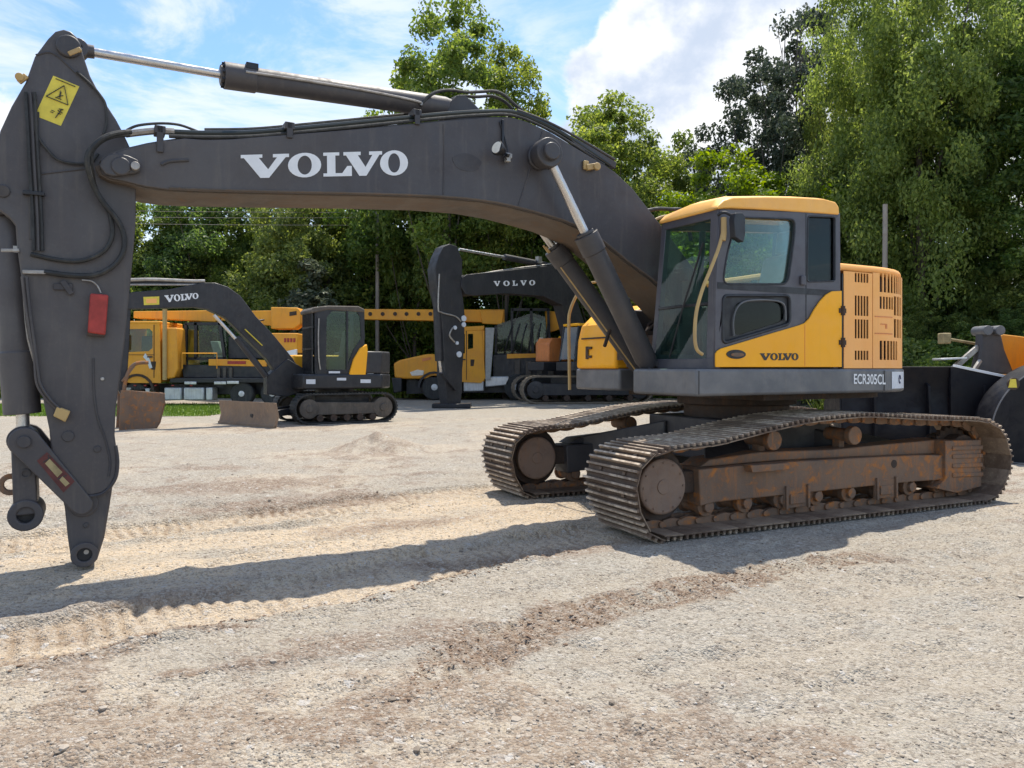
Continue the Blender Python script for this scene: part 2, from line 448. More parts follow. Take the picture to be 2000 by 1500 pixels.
def tag(o, label=None, cat=None, group=None, kind=None):
    for k, v in (('label', label), ('category', cat), ('group', group), ('kind', kind)):
        if v: o[k] = v
    return o

class Frame:
    """a machine's own axes: u forward, v to its left, origin on the ground"""
    def __init__(s, ox, oy, heading):
        s.o = (ox, oy); t = R(heading); s.F = (-math.cos(t), -math.sin(t)); s.L = (math.sin(t), -math.cos(t))
        s.rot = t + math.pi
    def t(s, v, px, py):
        """where the sight line of a photograph point meets the machine's plane v"""
        a = (px - 1000) / 1500; b = (720 - py) / 1500
        d = (v + s.o[0] * s.L[0] + s.o[1] * s.L[1]) / (a * s.L[0] + s.L[1])
        return ((a * d - s.o[0]) * s.F[0] + (d - s.o[1]) * s.F[1], CAMH + b * d)
    def T(s, v, pts): return [s.t(v, *p) for p in pts]
    def p3(s, v, px, py):
        u, z = s.t(v, px, py); return (u, v, z)
    def w(s, u, v, z=0.0):
        return Vector((s.o[0] + u * s.F[0] + v * s.L[0], s.o[1] + u * s.F[1] + v * s.L[1], z))

# ------------------------------------------------------------------ lettering
def ell(cx, cy, rx, ry, n=26):
    return [(cx + rx * math.cos(2 * math.pi * i / n), cy + ry * math.sin(2 * math.pi * i / n)) for i in range(n)]
def serif_word(mb, fn, t0, t1):
    """wide slab serif capitals V O L V O; fn(x 0..1, y 0..1, depth) gives the point"""
    V = [(0, 1), (.44, 1), (.44, .86), (.365, .86), (.56, .36), (.745, .86), (.66, .86), (.66, 1), (1, 1), (1, .86), (.93, .86), (.58, 0), (.40, 0), (.065, .86), (0, .86)]
    L = [(0, 1), (.56, 1), (.56, .87), (.42, .87), (.42, .13), (.66, .13), (.84, .42), (1, .42), (1, 0), (0, 0), (0, .13), (.13, .13), (.13, .87), (0, .87)]
    defs = [(V, [], 0.0, .268, 1), (ell(.5, .5, .5, .52), [ell(.5, .5, .215, .40)], .262, .455, 1), (L, [], .468, .640, 1), (V, [], .590, .832, 1), (ell(.5, .5, .5, .52), [ell(.5, .5, .215, .40)], .818, 1.0, 1)]
    for outer, holes, x0, x1, _ in defs:
        loops = [outer] + holes
        tri = tessellate_polygon([[Vector((p[0], p[1], 0)) for p in l] for l in loops])
        flat = [p for l in loops for p in l]; n = len(flat)
        vs_ = [fn(x0 + (x1 - x0) * p[0], p[1], t) for t in (t0, t1) for p in flat]
        fs_ = [tuple(t) for t in tri] + [tuple(i + n for i in reversed(t)) for t in tri]
        k = 0
        for l in loops:
            m = len(l); fs_ += [(k + i, k + (i + 1) % m, k + (i + 1) % m + n, k + i + n) for i in range(m)]; k += m
        mb.add(vs_, fs_)
    return mb
def quadmap(c_tl, c_tr, c_br, c_bl, v):
    """bilinear map onto four (u,z) corners on plane v"""
    def fn(x, y, t):
        u = (c_bl[0] * (1 - x) + c_br[0] * x) * (1 - y) + (c_tl[0] * (1 - x) + c_tr[0] * x) * y
        z = (c_bl[1] * (1 - x) + c_br[1] * x) * (1 - y) + (c_tl[1] * (1 - x) + c_tr[1] * x) * y
        return (u, v + t, z)
    return fn
def text_mb(txt, corners, v, depth=0.004):
    """plain sans capitals from the built-in font, fitted into four corners"""
    cu = bpy.data.curves.new('txt', 'FONT'); cu.body = txt; cu.offset = 0.02
    o = bpy.data.objects.new('txt', cu); COL.objects.link(o)
    dg = bpy.context.evaluated_depsgraph_get(); me = bpy.data.meshes.new_from_object(o.evaluated_get(dg))
    xs = [q.co.x for q in me.vertices]; ys = [q.co.y for q in me.vertices]
    x0, x1, y0, y1 = min(xs), max(xs), min(ys), max(ys)
    fn = quadmap(*corners, v)
    mb = MB(); mb.add([fn((q.co.x - x0) / (x1 - x0), (q.co.y - y0) / (y1 - y0), depth) for q in me.vertices], [tuple(p.vertices) for p in me.polygons])
    bpy.data.objects.remove(o); bpy.data.curves.remove(cu); bpy.data.meshes.remove(me)
    return mb

# ------------------------------------------------------------------ the ground
_rs = np.random.RandomState(7)
_lat = _rs.rand(256, 256)
def vnoise(x, y):
    xi = np.floor(x).astype(int); yi = np.floor(y).astype(int)
    fx = x - xi; fy = y - yi
    fx = fx * fx * (3 - 2 * fx); fy = fy * fy * (3 - 2 * fy)
    a = _lat[xi % 256, yi % 256]; b = _lat[(xi + 1) % 256, yi % 256]; c = _lat[xi % 256, (yi + 1) % 256]; d = _lat[(xi + 1) % 256, (yi + 1) % 256]
    return (a * (1 - fx) + b * fx) * (1 - fy) + (c * (1 - fx) + d * fx) * fy
def fbm(x, y, octv=5, g=0.5, off=0.0):
    s = np.zeros_like(x); a = 1.0; t = 0
    for i in range(octv):
        s += a * vnoise(x * 2 ** i + off + 17.3 * i, y * 2 ** i - off + 5.1 * i); t += a; a *= g
    return s / t
def sst(x, a, b):
    t = np.clip((x - a) / (b - a), 0, 1); return t * t * (3 - 2 * t)

O = (2.74, 9.41)
TR = Frame(O[0], O[1], 25.5)        # undercarriage
UP = Frame(O[0], O[1], 28.5)        # upper structure, boom and arm
def to_tr(x, y):
    dx, dy = x - O[0], y - O[1]
    return dx * TR.F[0] + dy * TR.F[1], dx * TR.L[0] + dy * TR.L[1]

def ground_fields(x, y):
    n1 = fbm(x * .35, y * .35, 4, .5, 3.0); n2 = fbm(x * 1.3, y * 1.3, 5, .55, 40.0); n3 = fbm(x * 5.5, y * 5.5, 4, .6, 80.0); n7 = fbm(x * 2.2 + 5, y * 2.2, 5, .62, 51.0); n4 = fbm(x * 17, y * 17, 3, .6, 20.0)
    u, v = to_tr(x, y)
    # long low ridges dragged along the driving direction
    n5 = fbm(u * .55, v * 3.2, 4, .55, 60.0); n6 = fbm(x * 2.6, y * 2.6, 4, .6, 11.0)
    near_m = 1 - sst(y, 10, 16)
    h = (n1 - .5) * .11 + (n2 - .5) * .075 + (n5 - .5) * .10 * near_m + (n3 - .5) * .030 + (n4 - .5) * .012 - np.maximum(n6 - .60, 0) * .16
    u, v = to_tr(x, y)
    wob = (fbm(u * .8, v * .8, 3, .5, 9.) - .5) * .16
    tan_ = np.zeros_like(x); red = np.zeros_like(x); grey = np.maximum(sst(n2 * .6 + n1 * .5, .48, .62), sst(n7, .52, .64) * .9)
    imprint = np.zeros_like(x); cleat_h = np.zeros_like(x)
    # the two trails the crawler left, near one and far one, each a strip of cleat marks
    for (c0, c1, u0, u1, amp) in ((1.12, 0.27, 2.2, 9.5, 1.0), (-1.60, 0.18, 2.0, 9.5, 1.15)):
        vc = c0 + np.maximum(u - 3, 0) * c1 + wob * .5
        dv = v - vc
        m = sst(-np.abs(dv), -.44, -.36) * sst(u, u0, u0 + .5) * (1 - sst(u, u1, u1 + 1.5))
        ph = np.cos(2 * np.pi * (u + dv * .12 + wob * .35 + (n3 - .5) * .10) / .108)
        wear = .15 + .85 * sst(fbm(u * 1.9, v * 3.4, 4, .6, 33.), .40, .58)
        cl = np.clip(ph, -1, 1) * .5 + .5
        cleat_h += -m * amp * (.022 * (1 - cl) ** 2.2 * wear + .030)
        berm = np.exp(-((np.abs(dv) - .48) / .06) ** 2) * sst(u, u0, u0 + .5) * (1 - sst(u, u1, u1 + 1.5))
        cleat_h += berm * .028 * (.5 + n3) * amp
        imprint = np.maximum(imprint, m * (1 - cl) ** 2.2 * wear * amp)
        tan_ = np.maximum(tan_, m * .8)
    ln = v - (.34 + .36 * (u - 4.76) + (n7 - .5) * .12)
    cleat_h += np.exp(-(ln / .035) ** 2) * .030 * sst(u, 4.2, 4.8) * (1 - sst(u, 7.3, 8.2)) * (.4 + n3)
    for (a_, b_, k_, u0, u1) in ((-.55, .05, .02, 3.2, 8.5), (.85, .16, .022, 2.8, 6.5), (2.35, .02, .02, 3.5, 9.5), (-2.35, .10, .02, 2.5, 9.0)):
        ln = v - (a_ + b_ * (u - 3) + (n7 - .5) * .3)
        cleat_h += (np.exp(-(ln / .03) ** 2) - .7 * np.exp(-((ln + .07) / .05) ** 2)) * k_ * sst(u, u0, u0 + .6) * (1 - sst(u, u1, u1 + 1.)) * sst(n6, .35, .55)
    # an older trail that swings across the right foreground, brown clods in it
    yc = 4.45 + 1.02 * x - .12 * x * x; q_ = (y - yc) / np.sqrt(1 + (1.02 - .24 * np.clip(x, -1, 3.6)) ** 2); p_ = x * 1.35
    m = sst(-np.abs(q_ + (n7 - .5) * .15), -.30, -.20) * sst(x, -.75, -.2) * (1 - sst(x, 2.6, 3.7)) * sst(n7, .30, .48)
    cl = .5 + .5 * np.cos(2 * np.pi * (p_ + q_ * .5 + (n3 - .5) * .12) / .115)
    cleat_h += -m * (.020 * (1 - cl) ** 2 + .012) + m * np.maximum(n4 - .55, 0) * .05
    imprint = np.maximum(imprint, m * (1 - cl) ** 1.5 * .8); red = np.maximum(red, m * .75 * sst(n3, .3, .6))
    # scuffed older cleat marks in the right foreground and far middle
    for (ax, ay, rx, ry, ang, per) in ((1.35, 5.35, 1.2, .32, 20, .16), (4.1, 6.0, 1.1, .8, -14, .17), (-3.7, 7.4, 2.3, .32, 30, .15)):
        t = R(ang); dx, dy = x - ax, y - ay
        p = dx * math.cos(t) + dy * math.sin(t); q = -dx * math.sin(t) + dy * math.cos(t)
        m = np.clip(1.15 - (p / rx) ** 2 - (q / ry) ** 2, 0, 1) * sst(n3, .32, .6)
        cl = .5 + .5 * np.cos(2 * np.pi * (p + q * .5) / per)
        cleat_h += -m * .016 * (1 - cl) ** 2
        imprint = np.maximum(imprint, m * (1 - cl) ** 2 * .55)
    # soil: a sandy driven belt in front of the machine, red-brown loam patches, dark damp spots
    belt = sst(-np.abs(v + .05 + (n1 - .5) * 1.0), -1.75, -.95) * sst(u, 1.0, 2.6) * (1 - sst(u, 9, 14))
    tan_ = np.maximum(tan_, belt * np.clip(sst(n2, .26, .46) * .6 + sst(n5, .40, .56) * .7, 0, 1))
    tan_ = np.maximum(tan_, sst(n1 + n2 * .4, .76, .94) * .4)
    def spot(cx, cy, r1, r2, ang=0, k=1.0):
        t = R(ang); dx, dy = x - cx, y - cy
        p = (dx * math.cos(t) + dy * math.sin(t)) / r1; q = (-dx * math.sin(t) + dy * math.cos(t)) / r2
        return np.clip(1.25 - np.sqrt(p * p + q * q) + (n2 - .5) * 1.6 + (n3 - .5) * .9, 0, 1) * k
    for a in ((-3.9, 9.9, 1.7, .55, 14, .8), (-2.9, 8.8, 1.9, .5, 22, .75), (-4.6, 11.9, 1.0, .4, 5, .7), (-.72, 3.32, .34, .22, 10, 1.0), (-.55, 3.6, .42, .14, 25, .8),
              (.30, 4.75, .55, .28, 48, .95), (-.1, 4.3, .35, .3, 60, .8), (1.1, 5.2, .5, .14, 20, .6), (-1.1, 7.6, 1.2, .3, 26, .55), (1.25, 3.9, .8, .3, 0, .25), (-3.1, 4.4, .9, .3, 30, .35),
              (.2, 6.5, 1.4, .35, 26, .6), (-2.2, 5.3, 2.0, .25, 30, .4), (3.6, 4.6, .9, .3, 15, .3)):
        red = np.maximum(red, spot(*a))
    red = np.maximum(red, sst(n7 * .5 + n1 * .5 + (n3 - .5) * .3, .56, .68) * .45)
    red = np.maximum(red, sst(n5, .56, .68) * sst(n1, .42, .55) * .6 * sst(-np.abs(v), -4.5, -3.5) * (1 - sst(y, 13, 18)))
    # a small heap of gravel
    dp = np.sqrt(((x + 2.55) / 1.15) ** 2 + ((y - 14.6) / .9) ** 2)
    h = h + .34 * np.clip(1 - dp, 0, 1) ** 1.3 * (.8 + .4 * n3)
    grey = np.maximum(grey, sst(-dp, -1.1, -.8)); red = np.maximum(red, sst(-dp, -1.05, -.6) * .30 * sst(n3, .3, .6))
    # level where the machine stands
    foot = np.maximum(sst(-np.abs(v - 1.3), -.62, -.42), sst(-np.abs(v + 1.3), -.62, -.42)) * sst(-np.abs(u), -2.9, -2.5)
    h = h * (1 - foot * .92) - foot * .012 + cleat_h * (1 - foot)
    arm = np.exp(-((x + 3.3) ** 2 + (y - 6.05) ** 2) / .35)
    h = h * (1 - arm)
    muted = 1 - sst(y, 16, 26); h = h * (.25 + .75 * muted) 
    return h, tan_, red, grey, imprint, n2

def axis(segs):
    out = [segs[0][0]]
    for a, b, d0, d1 in segs:
        p = a
        while p < b - 1e-6:
            t = (p - a) / (b - a); p = min(b, p + d0 + (d1 - d0) * t); out.append(p)
    return np.array(out)
ys = axis([(-60, 0, 12, 2), (0, 2.4, .4, .05), (2.4, 8.5, .0155, .030), (8.5, 18, .030, .16), (18, 45, .16, 1.2), (45, 900, 2, 160)])
xr = axis([(0, 3.6, .0165, .018), (3.6, 7.5, .018, .05), (7.5, 18, .05, .5), (18, 900, .6, 160)])
xs = np.concatenate([-xr[:0:-1], xr])
X, Y = np.meshgrid(xs, ys)
H, TAN, RED, GREY, IMP, N2 = ground_fields(X, Y)
near = (1 - sst(Y, 30, 45))
H = H * near
nx, ny = len(xs), len(ys)
co = np.stack([X, Y, H], -1).reshape(-1, 3).astype(np.float32)
i0 = (np.arange(ny - 1)[:, None] * nx + np.arange(nx - 1)[None, :]).ravel()
quads = np.stack([i0, i0 + 1, i0 + nx + 1, i0 + nx], 1).astype(np.int32)
def fast_mesh(name, co, quads, mat, smooth=False, k=4):
    me = bpy.data.meshes.new(name)
    me.vertices.add(len(co)); me.vertices.foreach_set('co', np.ascontiguousarray(co, dtype=np.float32).ravel())
    nq = len(quads)
    me.loops.add(nq * k); me.loops.foreach_set('vertex_index', np.ascontiguousarray(quads, dtype=np.int32).ravel())
    me.polygons.add(nq); me.polygons.foreach_set('loop_start', np.arange(0, nq * k, k, dtype=np.int32))
    me.polygons.foreach_set('use_smooth', np.full(nq, smooth))
    me.update(calc_edges=True); me.materials.append(mat)
    return me

gm, nt, gout = _nt('gravel_yard')
gb = nt.nodes.new('ShaderNodeBsdfPrincipled'); gb.inputs['Roughness'].default_value = .92; gb.inputs['Specular IOR Level'].default_value = .25
tc = nt.nodes.new('ShaderNodeTexCoord'); go = tc.outputs['Object']
at = nt.nodes.new('ShaderNodeAttribute'); at.attribute_name = 'soil'
sep = nt.nodes.new('ShaderNodeSeparateColor'); nt.links.new(at.outputs['Color'], sep.inputs[0])
at2 = nt.nodes.new('ShaderNodeAttribute'); at2.attribute_name = 'tread'
nA = nnoise(nt, go, 2.2, 8, .65, .3); nB = nnoise(nt, go, 14, 7, .7); nC = nnoise(nt, go, 60, 5, .75)
def vor(scale, rnd=1.0):
    n = nt.nodes.new('ShaderNodeTexVoronoi'); n.inputs['Scale'].default_value = scale; n.inputs['Randomness'].default_value = rnd
    nt.links.new(go, n.inputs['Vector']); return n
v1 = vor(46); v2 = vor(95); v3 = vor(20)
def cellval(n):
    s = nt.nodes.new('ShaderNodeSeparateColor'); nt.links.new(n.outputs['Color'], s.inputs[0]); return s.outputs[0], s.outputs[1]
a1, b1 = cellval(v1); a2, b2 = cellval(v2); a3, b3 = cellval(v3)
c = nmix(nt, nramp(nt, nA, .35, .68), (.345, .302, .240), (.410, .365, .292))
c = nmix(nt, nmath(nt, 'MULTIPLY', sep.outputs[2], .8), c, (.355, .330, .280))
tanm = nmath(nt, 'MULTIPLY', sep.outputs[0], nramp(nt, nB, .25, .6, .55, 1.0))
c = nmix(nt, tanm, c, (.62, .485, .33))
redm = nmath(nt, 'MULTIPLY', nramp(nt, sep.outputs[1], .08, .62), nramp(nt, nB, .28, .6, .25, 1.0))
c = nmix(nt, nmath(nt, 'MULTIPLY', redm, .85), c, (.190, .115, .072))
# single stones: lighter and darker grains
g = nramp(nt, a1, .55, 1.0); c = nmix(nt, nmath(nt, 'MULTIPLY', g, .55), c, (.47, .43, .37))
g = nramp(nt, a1, .42, .0); c = nmix(nt, nmath(nt, 'MULTIPLY', g, .50), c, (.15, .12, .095))
g = nramp(nt, a2, .5, 1.0); c = nmix(nt, nmath(nt, 'MULTIPLY', g, .42), c, (.50, .45, .39))
g = nramp(nt, a2, .4, .0); c = nmix(nt, nmath(nt, 'MULTIPLY', g, .40), c, (.14, .11, .09))
c = nmix(nt, nmath(nt, 'MULTIPLY', nramp(nt, nC, .54, .78), .38), c, (.16, .125, .095))
c = nmix(nt, nmath(nt, 'MULTIPLY', nramp(nt, a3, .93, .97), nramp(nt, nB, .5, .6)), c, (.52, .49, .45))
c = nmix(nt, nmath(nt, 'MULTIPLY', nramp(nt, nB, .56, .72), .45), c, (.15, .118, .088))
c = nmix(nt, nmath(nt, 'MULTIPLY', at2.outputs['Fac'], .45), c, (.20, .125, .068))
nt.links.new(c, gb.inputs['Base Color'])
bp = nt.nodes.new('ShaderNodeBump'); bp.inputs['Strength'].default_value = .8; bp.inputs['Distance'].default_value = .02
hh = nmath(nt, 'ADD', nmath(nt, 'MULTIPLY', v1.outputs['Distance'], -.9), nmath(nt, 'MULTIPLY', v2.outputs['Distance'], -.55))
hh = nmath(nt, 'ADD', hh, nmath(nt, 'ADD', nmath(nt, 'MULTIPLY', nB, 1.6), nmath(nt, 'MULTIPLY', nC, .5)))
nt.links.new(hh, bp.inputs['Height']); nt.links.new(bp.outputs[0], gb.inputs['Normal'])
nt.links.new(gb.outputs[0], gout.inputs['Surface'])

gme = fast_mesh('gravel_ground', co, quads, gm, True)
ca = gme.color_attributes.new('soil', 'FLOAT_COLOR', 'POINT')
ca.data.foreach_set('color', np.stack([TAN, RED, GREY, np.ones_like(TAN)], -1).astype(np.float32).ravel())
ta = gme.attributes.new('tread', 'FLOAT', 'POINT'); ta.data.foreach_set('value', IMP.astype(np.float32).ravel())
tag(link('gravel_ground', gme), 'sunlit grey and tan gravel yard with tread marks', kind='structure')

# loose stones
def ground_h(x, y):
    return ground_fields(np.asarray(x, float), np.asarray(y, float))[0]
ico = bmesh.new(); bmesh.ops.create_icosphere(ico, subdivisions=1, radius=1.0)
iv = np.array([v.co[:] for v in ico.verts]); ifc = np.array([[v.index for v in f.verts] for f in ico.faces]); ico.free()
rs = np.random.RandomState(3)
def stones(name, n, smin, smax, mat, label, power=2.2, ylim=(2.7, 13), xk=.75, at=None):
    yy = ylim[0] + (ylim[1] - ylim[0]) * rs.rand(n) ** 1.6
    xx = (rs.rand(n) * 2 - 1) * yy * xk
    if at is not None: xx, yy = at(n)
    sz = smin + (smax - smin) * rs.rand(n) ** power
    zz = ground_h(xx, yy)
    base = iv[None] * (1 + (rs.rand(n, len(iv), 1) - .5) * .5)
    sc = np.stack([sz * (.7 + .6 * rs.rand(n)), sz * (.7 + .6 * rs.rand(n)), sz * (.35 + .35 * rs.rand(n))], 1)
    base = base * sc[:, None]
    a = rs.rand(n) * 6.28; ca_, sa_ = np.cos(a), np.sin(a)
    bx = base[..., 0] * ca_[:, None] - base[..., 1] * sa_[:, None]; by = base[..., 0] * sa_[:, None] + base[..., 1] * ca_[:, None]
    co = np.stack([bx + xx[:, None], by + yy[:, None], base[..., 2] + (zz + sc[:, 2] * .25)[:, None]], -1).reshape(-1, 3)
    fc = (ifc[None] + (np.arange(n) * len(iv))[:, None, None]).reshape(-1, 3)
    tag(link(name, fast_mesh(name, co, fc, mat, False, 3)), label, kind='stuff')
sm, nt, so = _nt('loose_stone')
sb = nt.nodes.new('ShaderNodeBsdfPrincipled'); sb.inputs['Roughness'].default_value = .9
ge = nt.nodes.new('ShaderNodeNewGeometry')
cr = nmix(nt, nramp(nt, ge.outputs['Random Per Island'], .05, .85), (.19, .155, .12), (.40, .35, .29))
cr = nmix(nt, nramp(nt, ge.outputs['Random Per Island'], .97, .99), cr, (.50, .48, .45))
nt.links.new(cr, sb.inputs['Base Color']); nt.links.new(sb.outputs[0], so.inputs['Surface'])
stones('loose_gravel', 20000, .0025, .010, sm, 'loose small gravel scattered over the yard')
stones('scattered_stones', 420, .009, .022, sm, 'bigger loose stones scattered over the yard', 3.0)

cm_ = paint('brown_soil_clods', (.20, .13, .085), (.27, .19, .13), (.12, .075, .05), .95, .5, .8, 6)
def on_trail(n):
    x = -.5 + 3.3 * rs.rand(n) ** 1.3; return x, 4.45 + 1.02 * x - .12 * x * x + rs.randn(n) * .16
stones('soil_clods', 1500, .003, .013, cm_, 'brown clods of soil lying along the right foreground trail', 2.4, at=on_trail)
def on_near(n):
    u = 3.2 + 5.2 * rs.rand(n); v = 1.12 + .27 * (u - 3) + .44 + rs.randn(n) * .05
    return O[0] + u * TR.F[0] + v * TR.L[0], O[1] + u * TR.F[1] + v * TR.L[1]
stones('soil_clods', 1300, .003, .014, cm_, 'brown clods of soil along the outer edge of the near crawler trail', 2.4, at=on_near)
# ------------------------------------------------------------------ the main excavator
exc = thing('excavator', 'large dark grey and yellow crawler excavator in the foreground, bucketless arm resting on gravel', 'excavator', (O[0], O[1], 0), TR.rot)
DU = UP.rot - TR.rot
XV = Vector((0, 1, 0))

# --- crawler tracks
VN = 1.70; VW = 0.85
belt_px = [(1290, 1059), (1400, 1049), (1550, 1032), (1700, 1016), (1820, 1001), (1905, 989), (1940, 980), (1964, 955), (1978, 914), (1978, 884), (1967, 848), (1949, 826), (1915, 815),
           (1860, 813), (1820, 812), (1750, 808), (1690, 806), (1640, 810), (1580, 817), (1520, 830), (1460, 845), (1400, 860), (1345, 866), (1300, 874), (1270, 886), (1250, 910), (1240, 935), (1238, 965), (1244, 1000), (1262, 1040)]
bz = TR.T(VN, belt_px)
zmin = min(z for u, z in bz)
belt = [(u, (0.0 if i in (0, 1, 2, 3, 4, 5) else z)) for i, (u, z) in enumerate(bz)]
def resample(loop, pitch=None, n=None):
    P_ = [Vector((p[0], p[1])) for p in loop] 
    seg = [(P_[(i + 1) % len(P_)] - P_[i]).length for i in range(len(P_))]; tot = sum(seg)
    n = n or int(round(tot / pitch)); st = tot / n; out = []; i = 0; acc = 0.0
    for k in range(n):
        d = k * st
        while acc + seg[i] < d - 1e-9: acc += seg[i]; i += 1
        t = (d - acc) / seg[i]; a, b = P_[i], P_[(i + 1) % len(P_)]
        out.append(a.lerp(b, t))
    return out, st
smooth_loop = [(p.x, p.y) for p in catmull([(u, z, 0) for u, z in belt], 5, True)]
smooth_loop = [(a, max(b, 0.0)) for a, b in smooth_loop]
area = sum(smooth_loop[i][0] * smooth_loop[(i + 1) % len(smooth_loop)][1] - smooth_loop[(i + 1) % len(smooth_loop)][0] * smooth_loop[i][1] for i in range(len(smooth_loop)))
if area < 0: smooth_loop = smooth_loop[::-1]
cen, pitch = resample(smooth_loop, .215)
NS = len(cen)
# one shoe: local x along the belt, y across, z outward; rib tips at z = 0
sh = MB()
prof = [(-.5, -.052), (-.5, -.038), (-.45, -.038), (-.42, 0), (-.33, 0), (-.30, -.038), (-.12, -.038), (-.09, -.002), (.00, -.002), (.03, -.038), (.22, -.038), (.25, -.002), (.34, -.002), (.37, -.038), (.485, -.038), (.485, -.052)]
prof = [(x * pitch, z) for x, z in prof]
n_ = len(prof)
sh.prism(prof, -VW / 2, VW / 2, 'y')
for q in (-1, 1): sh.box((.13 * pitch, q * .20, -.036), (.03, .05, .02))
shoe_me = sh.mesh('track_shoe', M['shoe'], False)
lk = MB()
for q in (-.085, .085):
    lk.prism([(-.52 * pitch, -.052), (.52 * pitch, -.052), (.45 * pitch, -.115), (.12 * pitch, -.128), (-.12 * pitch, -.128), (-.45 * pitch, -.115)], q - .022, q + .022, 'y')
lk.cyl((-.4 * pitch, -.13, -.085), (-.4 * pitch, .13, -.085), .03, n=10)
def tr_mat(i, vc, mirror=False):
    a, b = cen[i - 1], cen[(i + 1) % NS]
    t = (b - a).normalized(); nrm = Vector((t.y, -t.x))       # outward for a counter-clockwise loop
    c = cen[i]
    m = Matrix(((t.x, 0, nrm.x, c.x), (0, 1, 0, vc), (t.y, 0, nrm.y, c.y), (0, 0, 0, 1)))
    return m
for side, vc in ((1, VN - VW / 2), (-1, -(VN - VW / 2))):
    chain = MB()
    for i in range(NS):
        m = tr_mat(i, vc)
        chain.add([m @ Vector(v) for v in lk.v], lk.f)
    ch = P('track_chain', chain, 'rust', exc, smooth=False, label='rusty link chain of the near track' if side > 0 else 'rusty link chain of the far track')
    for i in range(NS):
        o = link('track_shoe', shoe_me, ch)
        o.matrix_local = tr_mat(i, vc)
    # frame of this side; near side traced on its own plane, far side mirrored
    s_ = (lambda v: v) if side > 0 else (lambda v: v - 2 * (VN - VW / 2))   # the far track is the near one moved across
    VF = VN - .23
    fr = MB()
    beam = TR.T(VF, [(1365, 917), (1368, 989), (1400, 981), (1610, 959), (1784, 941), (1845, 937), (1845, 889), (1790, 889), (1670, 895), (1529, 903), (1400, 914)])
    fr.prism(beam, s_(VF), s_(VF - .34))
    top = TR.T(VF, [(1380, 915), (1529, 902), (1670, 895), (1845, 888), (1850, 860), (1760, 868), (1640, 880), (1500, 885), (1400, 900)])
    fr.prism(top, s_(VF - .10), s_(VF - .40))
    P('track_frame', fr, 'rust' if side > 0 else 'grey', exc, .012)
    stp = MB(); a = TR.T(VF, [(1452, 907), (1528, 902), (1528, 915), (1456, 921)]); stp.prism(a, s_(VF - .02), s_(VF + .10)); P('frame_step', stp, 'rust', exc, .006)
    if side > 0:
        hl = MB(); c_ = TR.p3(VF, 1746, 906); hl.cyl((c_[0], VF - .02, c_[2]), (c_[0], VF + .004, c_[2]), .045, n=18); P('drain_hole', hl, 'rustdark', exc)
    # final drive cover with ridges at the rear
    cv = MB(); fc = TR.T(VF + .04, [(1847, 861), (1916, 859), (1917, 950), (1868, 963), (1829, 954), (1847, 935)])
    cv.prism(fc, s_(VF + .04), s_(VF - .42))
    for yy_ in (874, 890, 908, 926):
        a, b = TR.p3(VF, 1853, yy_ + 1), TR.p3(VF, 1912, yy_ - 1)
        cv.bar((a[0], s_(VF + .045), a[2]), (b[0], s_(VF + .045), b[2]), .016, .05)
    P('final_drive_cover', cv, 'rust' if side > 0 else 'grey', exc, .012)
    # front idler
    ci = TR.p3(VF, 1296, 951); zc = ci[2]
    idl = MB()
    idl.loft([((ci[0], s_(VF - .32), zc), .20), ((ci[0], s_(VF - .05), zc), .262), ((ci[0], s_(VF - .012), zc), .262), ((ci[0], s_(VF + .0), zc), .245)], 36)
    idh = P('idler', idl, 'idler', exc, .006)
    rm = MB(); rm.loft([((ci[0], s_(VF - .38), zc), .33), ((ci[0], s_(VF - .10), zc), .33)], 36); rm.loft([((ci[0], s_(VF - .28), zc), .375), ((ci[0], s_(VF - .18), zc), .375)], 36); P('idler_rim', rm, 'rustdark', idh)
    hb = MB(); hb.cyl((ci[0], s_(VF - .01), zc), (ci[0], s_(VF + .010), zc), .07, n=18)
    for k in range(12): t = math.pi * k / 6; hb.cyl((ci[0] + .225 * math.cos(t), s_(VF - .01), zc + .225 * math.sin(t)), (ci[0] + .225 * math.cos(t), s_(VF + .010), zc + .225 * math.sin(t)), .011, n=6)
    hbo = P('idler_hub', hb, 'idler', idh, .003); hbo['kind'] = 'stuff'
    yk = MB(); yk.span((ci[0] - .62, s_(VF - .08), zc - .10), (ci[0] - .10, s_(VF - .34), zc + .12)); P('idler_yoke', yk, 'rustdark', exc, .02)
    # sprocket at the rear
    cs = (min(p[0] for p in belt) + .50, 0, .52)
    sp = MB(); teeth = []
    for k in range(44):
        r = .36 if k % 2 else .315; t = 2 * math.pi * k / 44; teeth.append((cs[0] + r * math.cos(t), cs[2] + r * math.sin(t)))
    sp.prism(teeth, s_(VF - .24), s_(VF - .18))
    sp.cyl((cs[0], s_(VF - .42), cs[2]), (cs[0], s_(VF - .03), cs[2]), .25, n=28)
    P('sprocket', sp, 'rustdark', exc, .006)
    # top and bottom rollers
    for (px, py) in ((1516, 861), (1674, 851)):
        c_ = TR.p3(VF, px, py); cr_ = MB()
        cr_.loft([((c_[0], s_(VF - .40), c_[2]), .07), ((c_[0], s_(VF - .10), c_[2]), .07), ((c_[0], s_(VF - .095), c_[2]), .10), ((c_[0], s_(VF - .02), c_[2]), .10)], 22)
        cr_.bar((c_[0], s_(VF - .25), c_[2] - .05), (c_[0], s_(VF - .25), c_[2] - .26), .10, .08, (1, 0, 0))
        P('carrier_roller', cr_, 'rust', exc, .008)
    n_r = 8; ua, ub = ci[0] - .55, cs[0] + .42
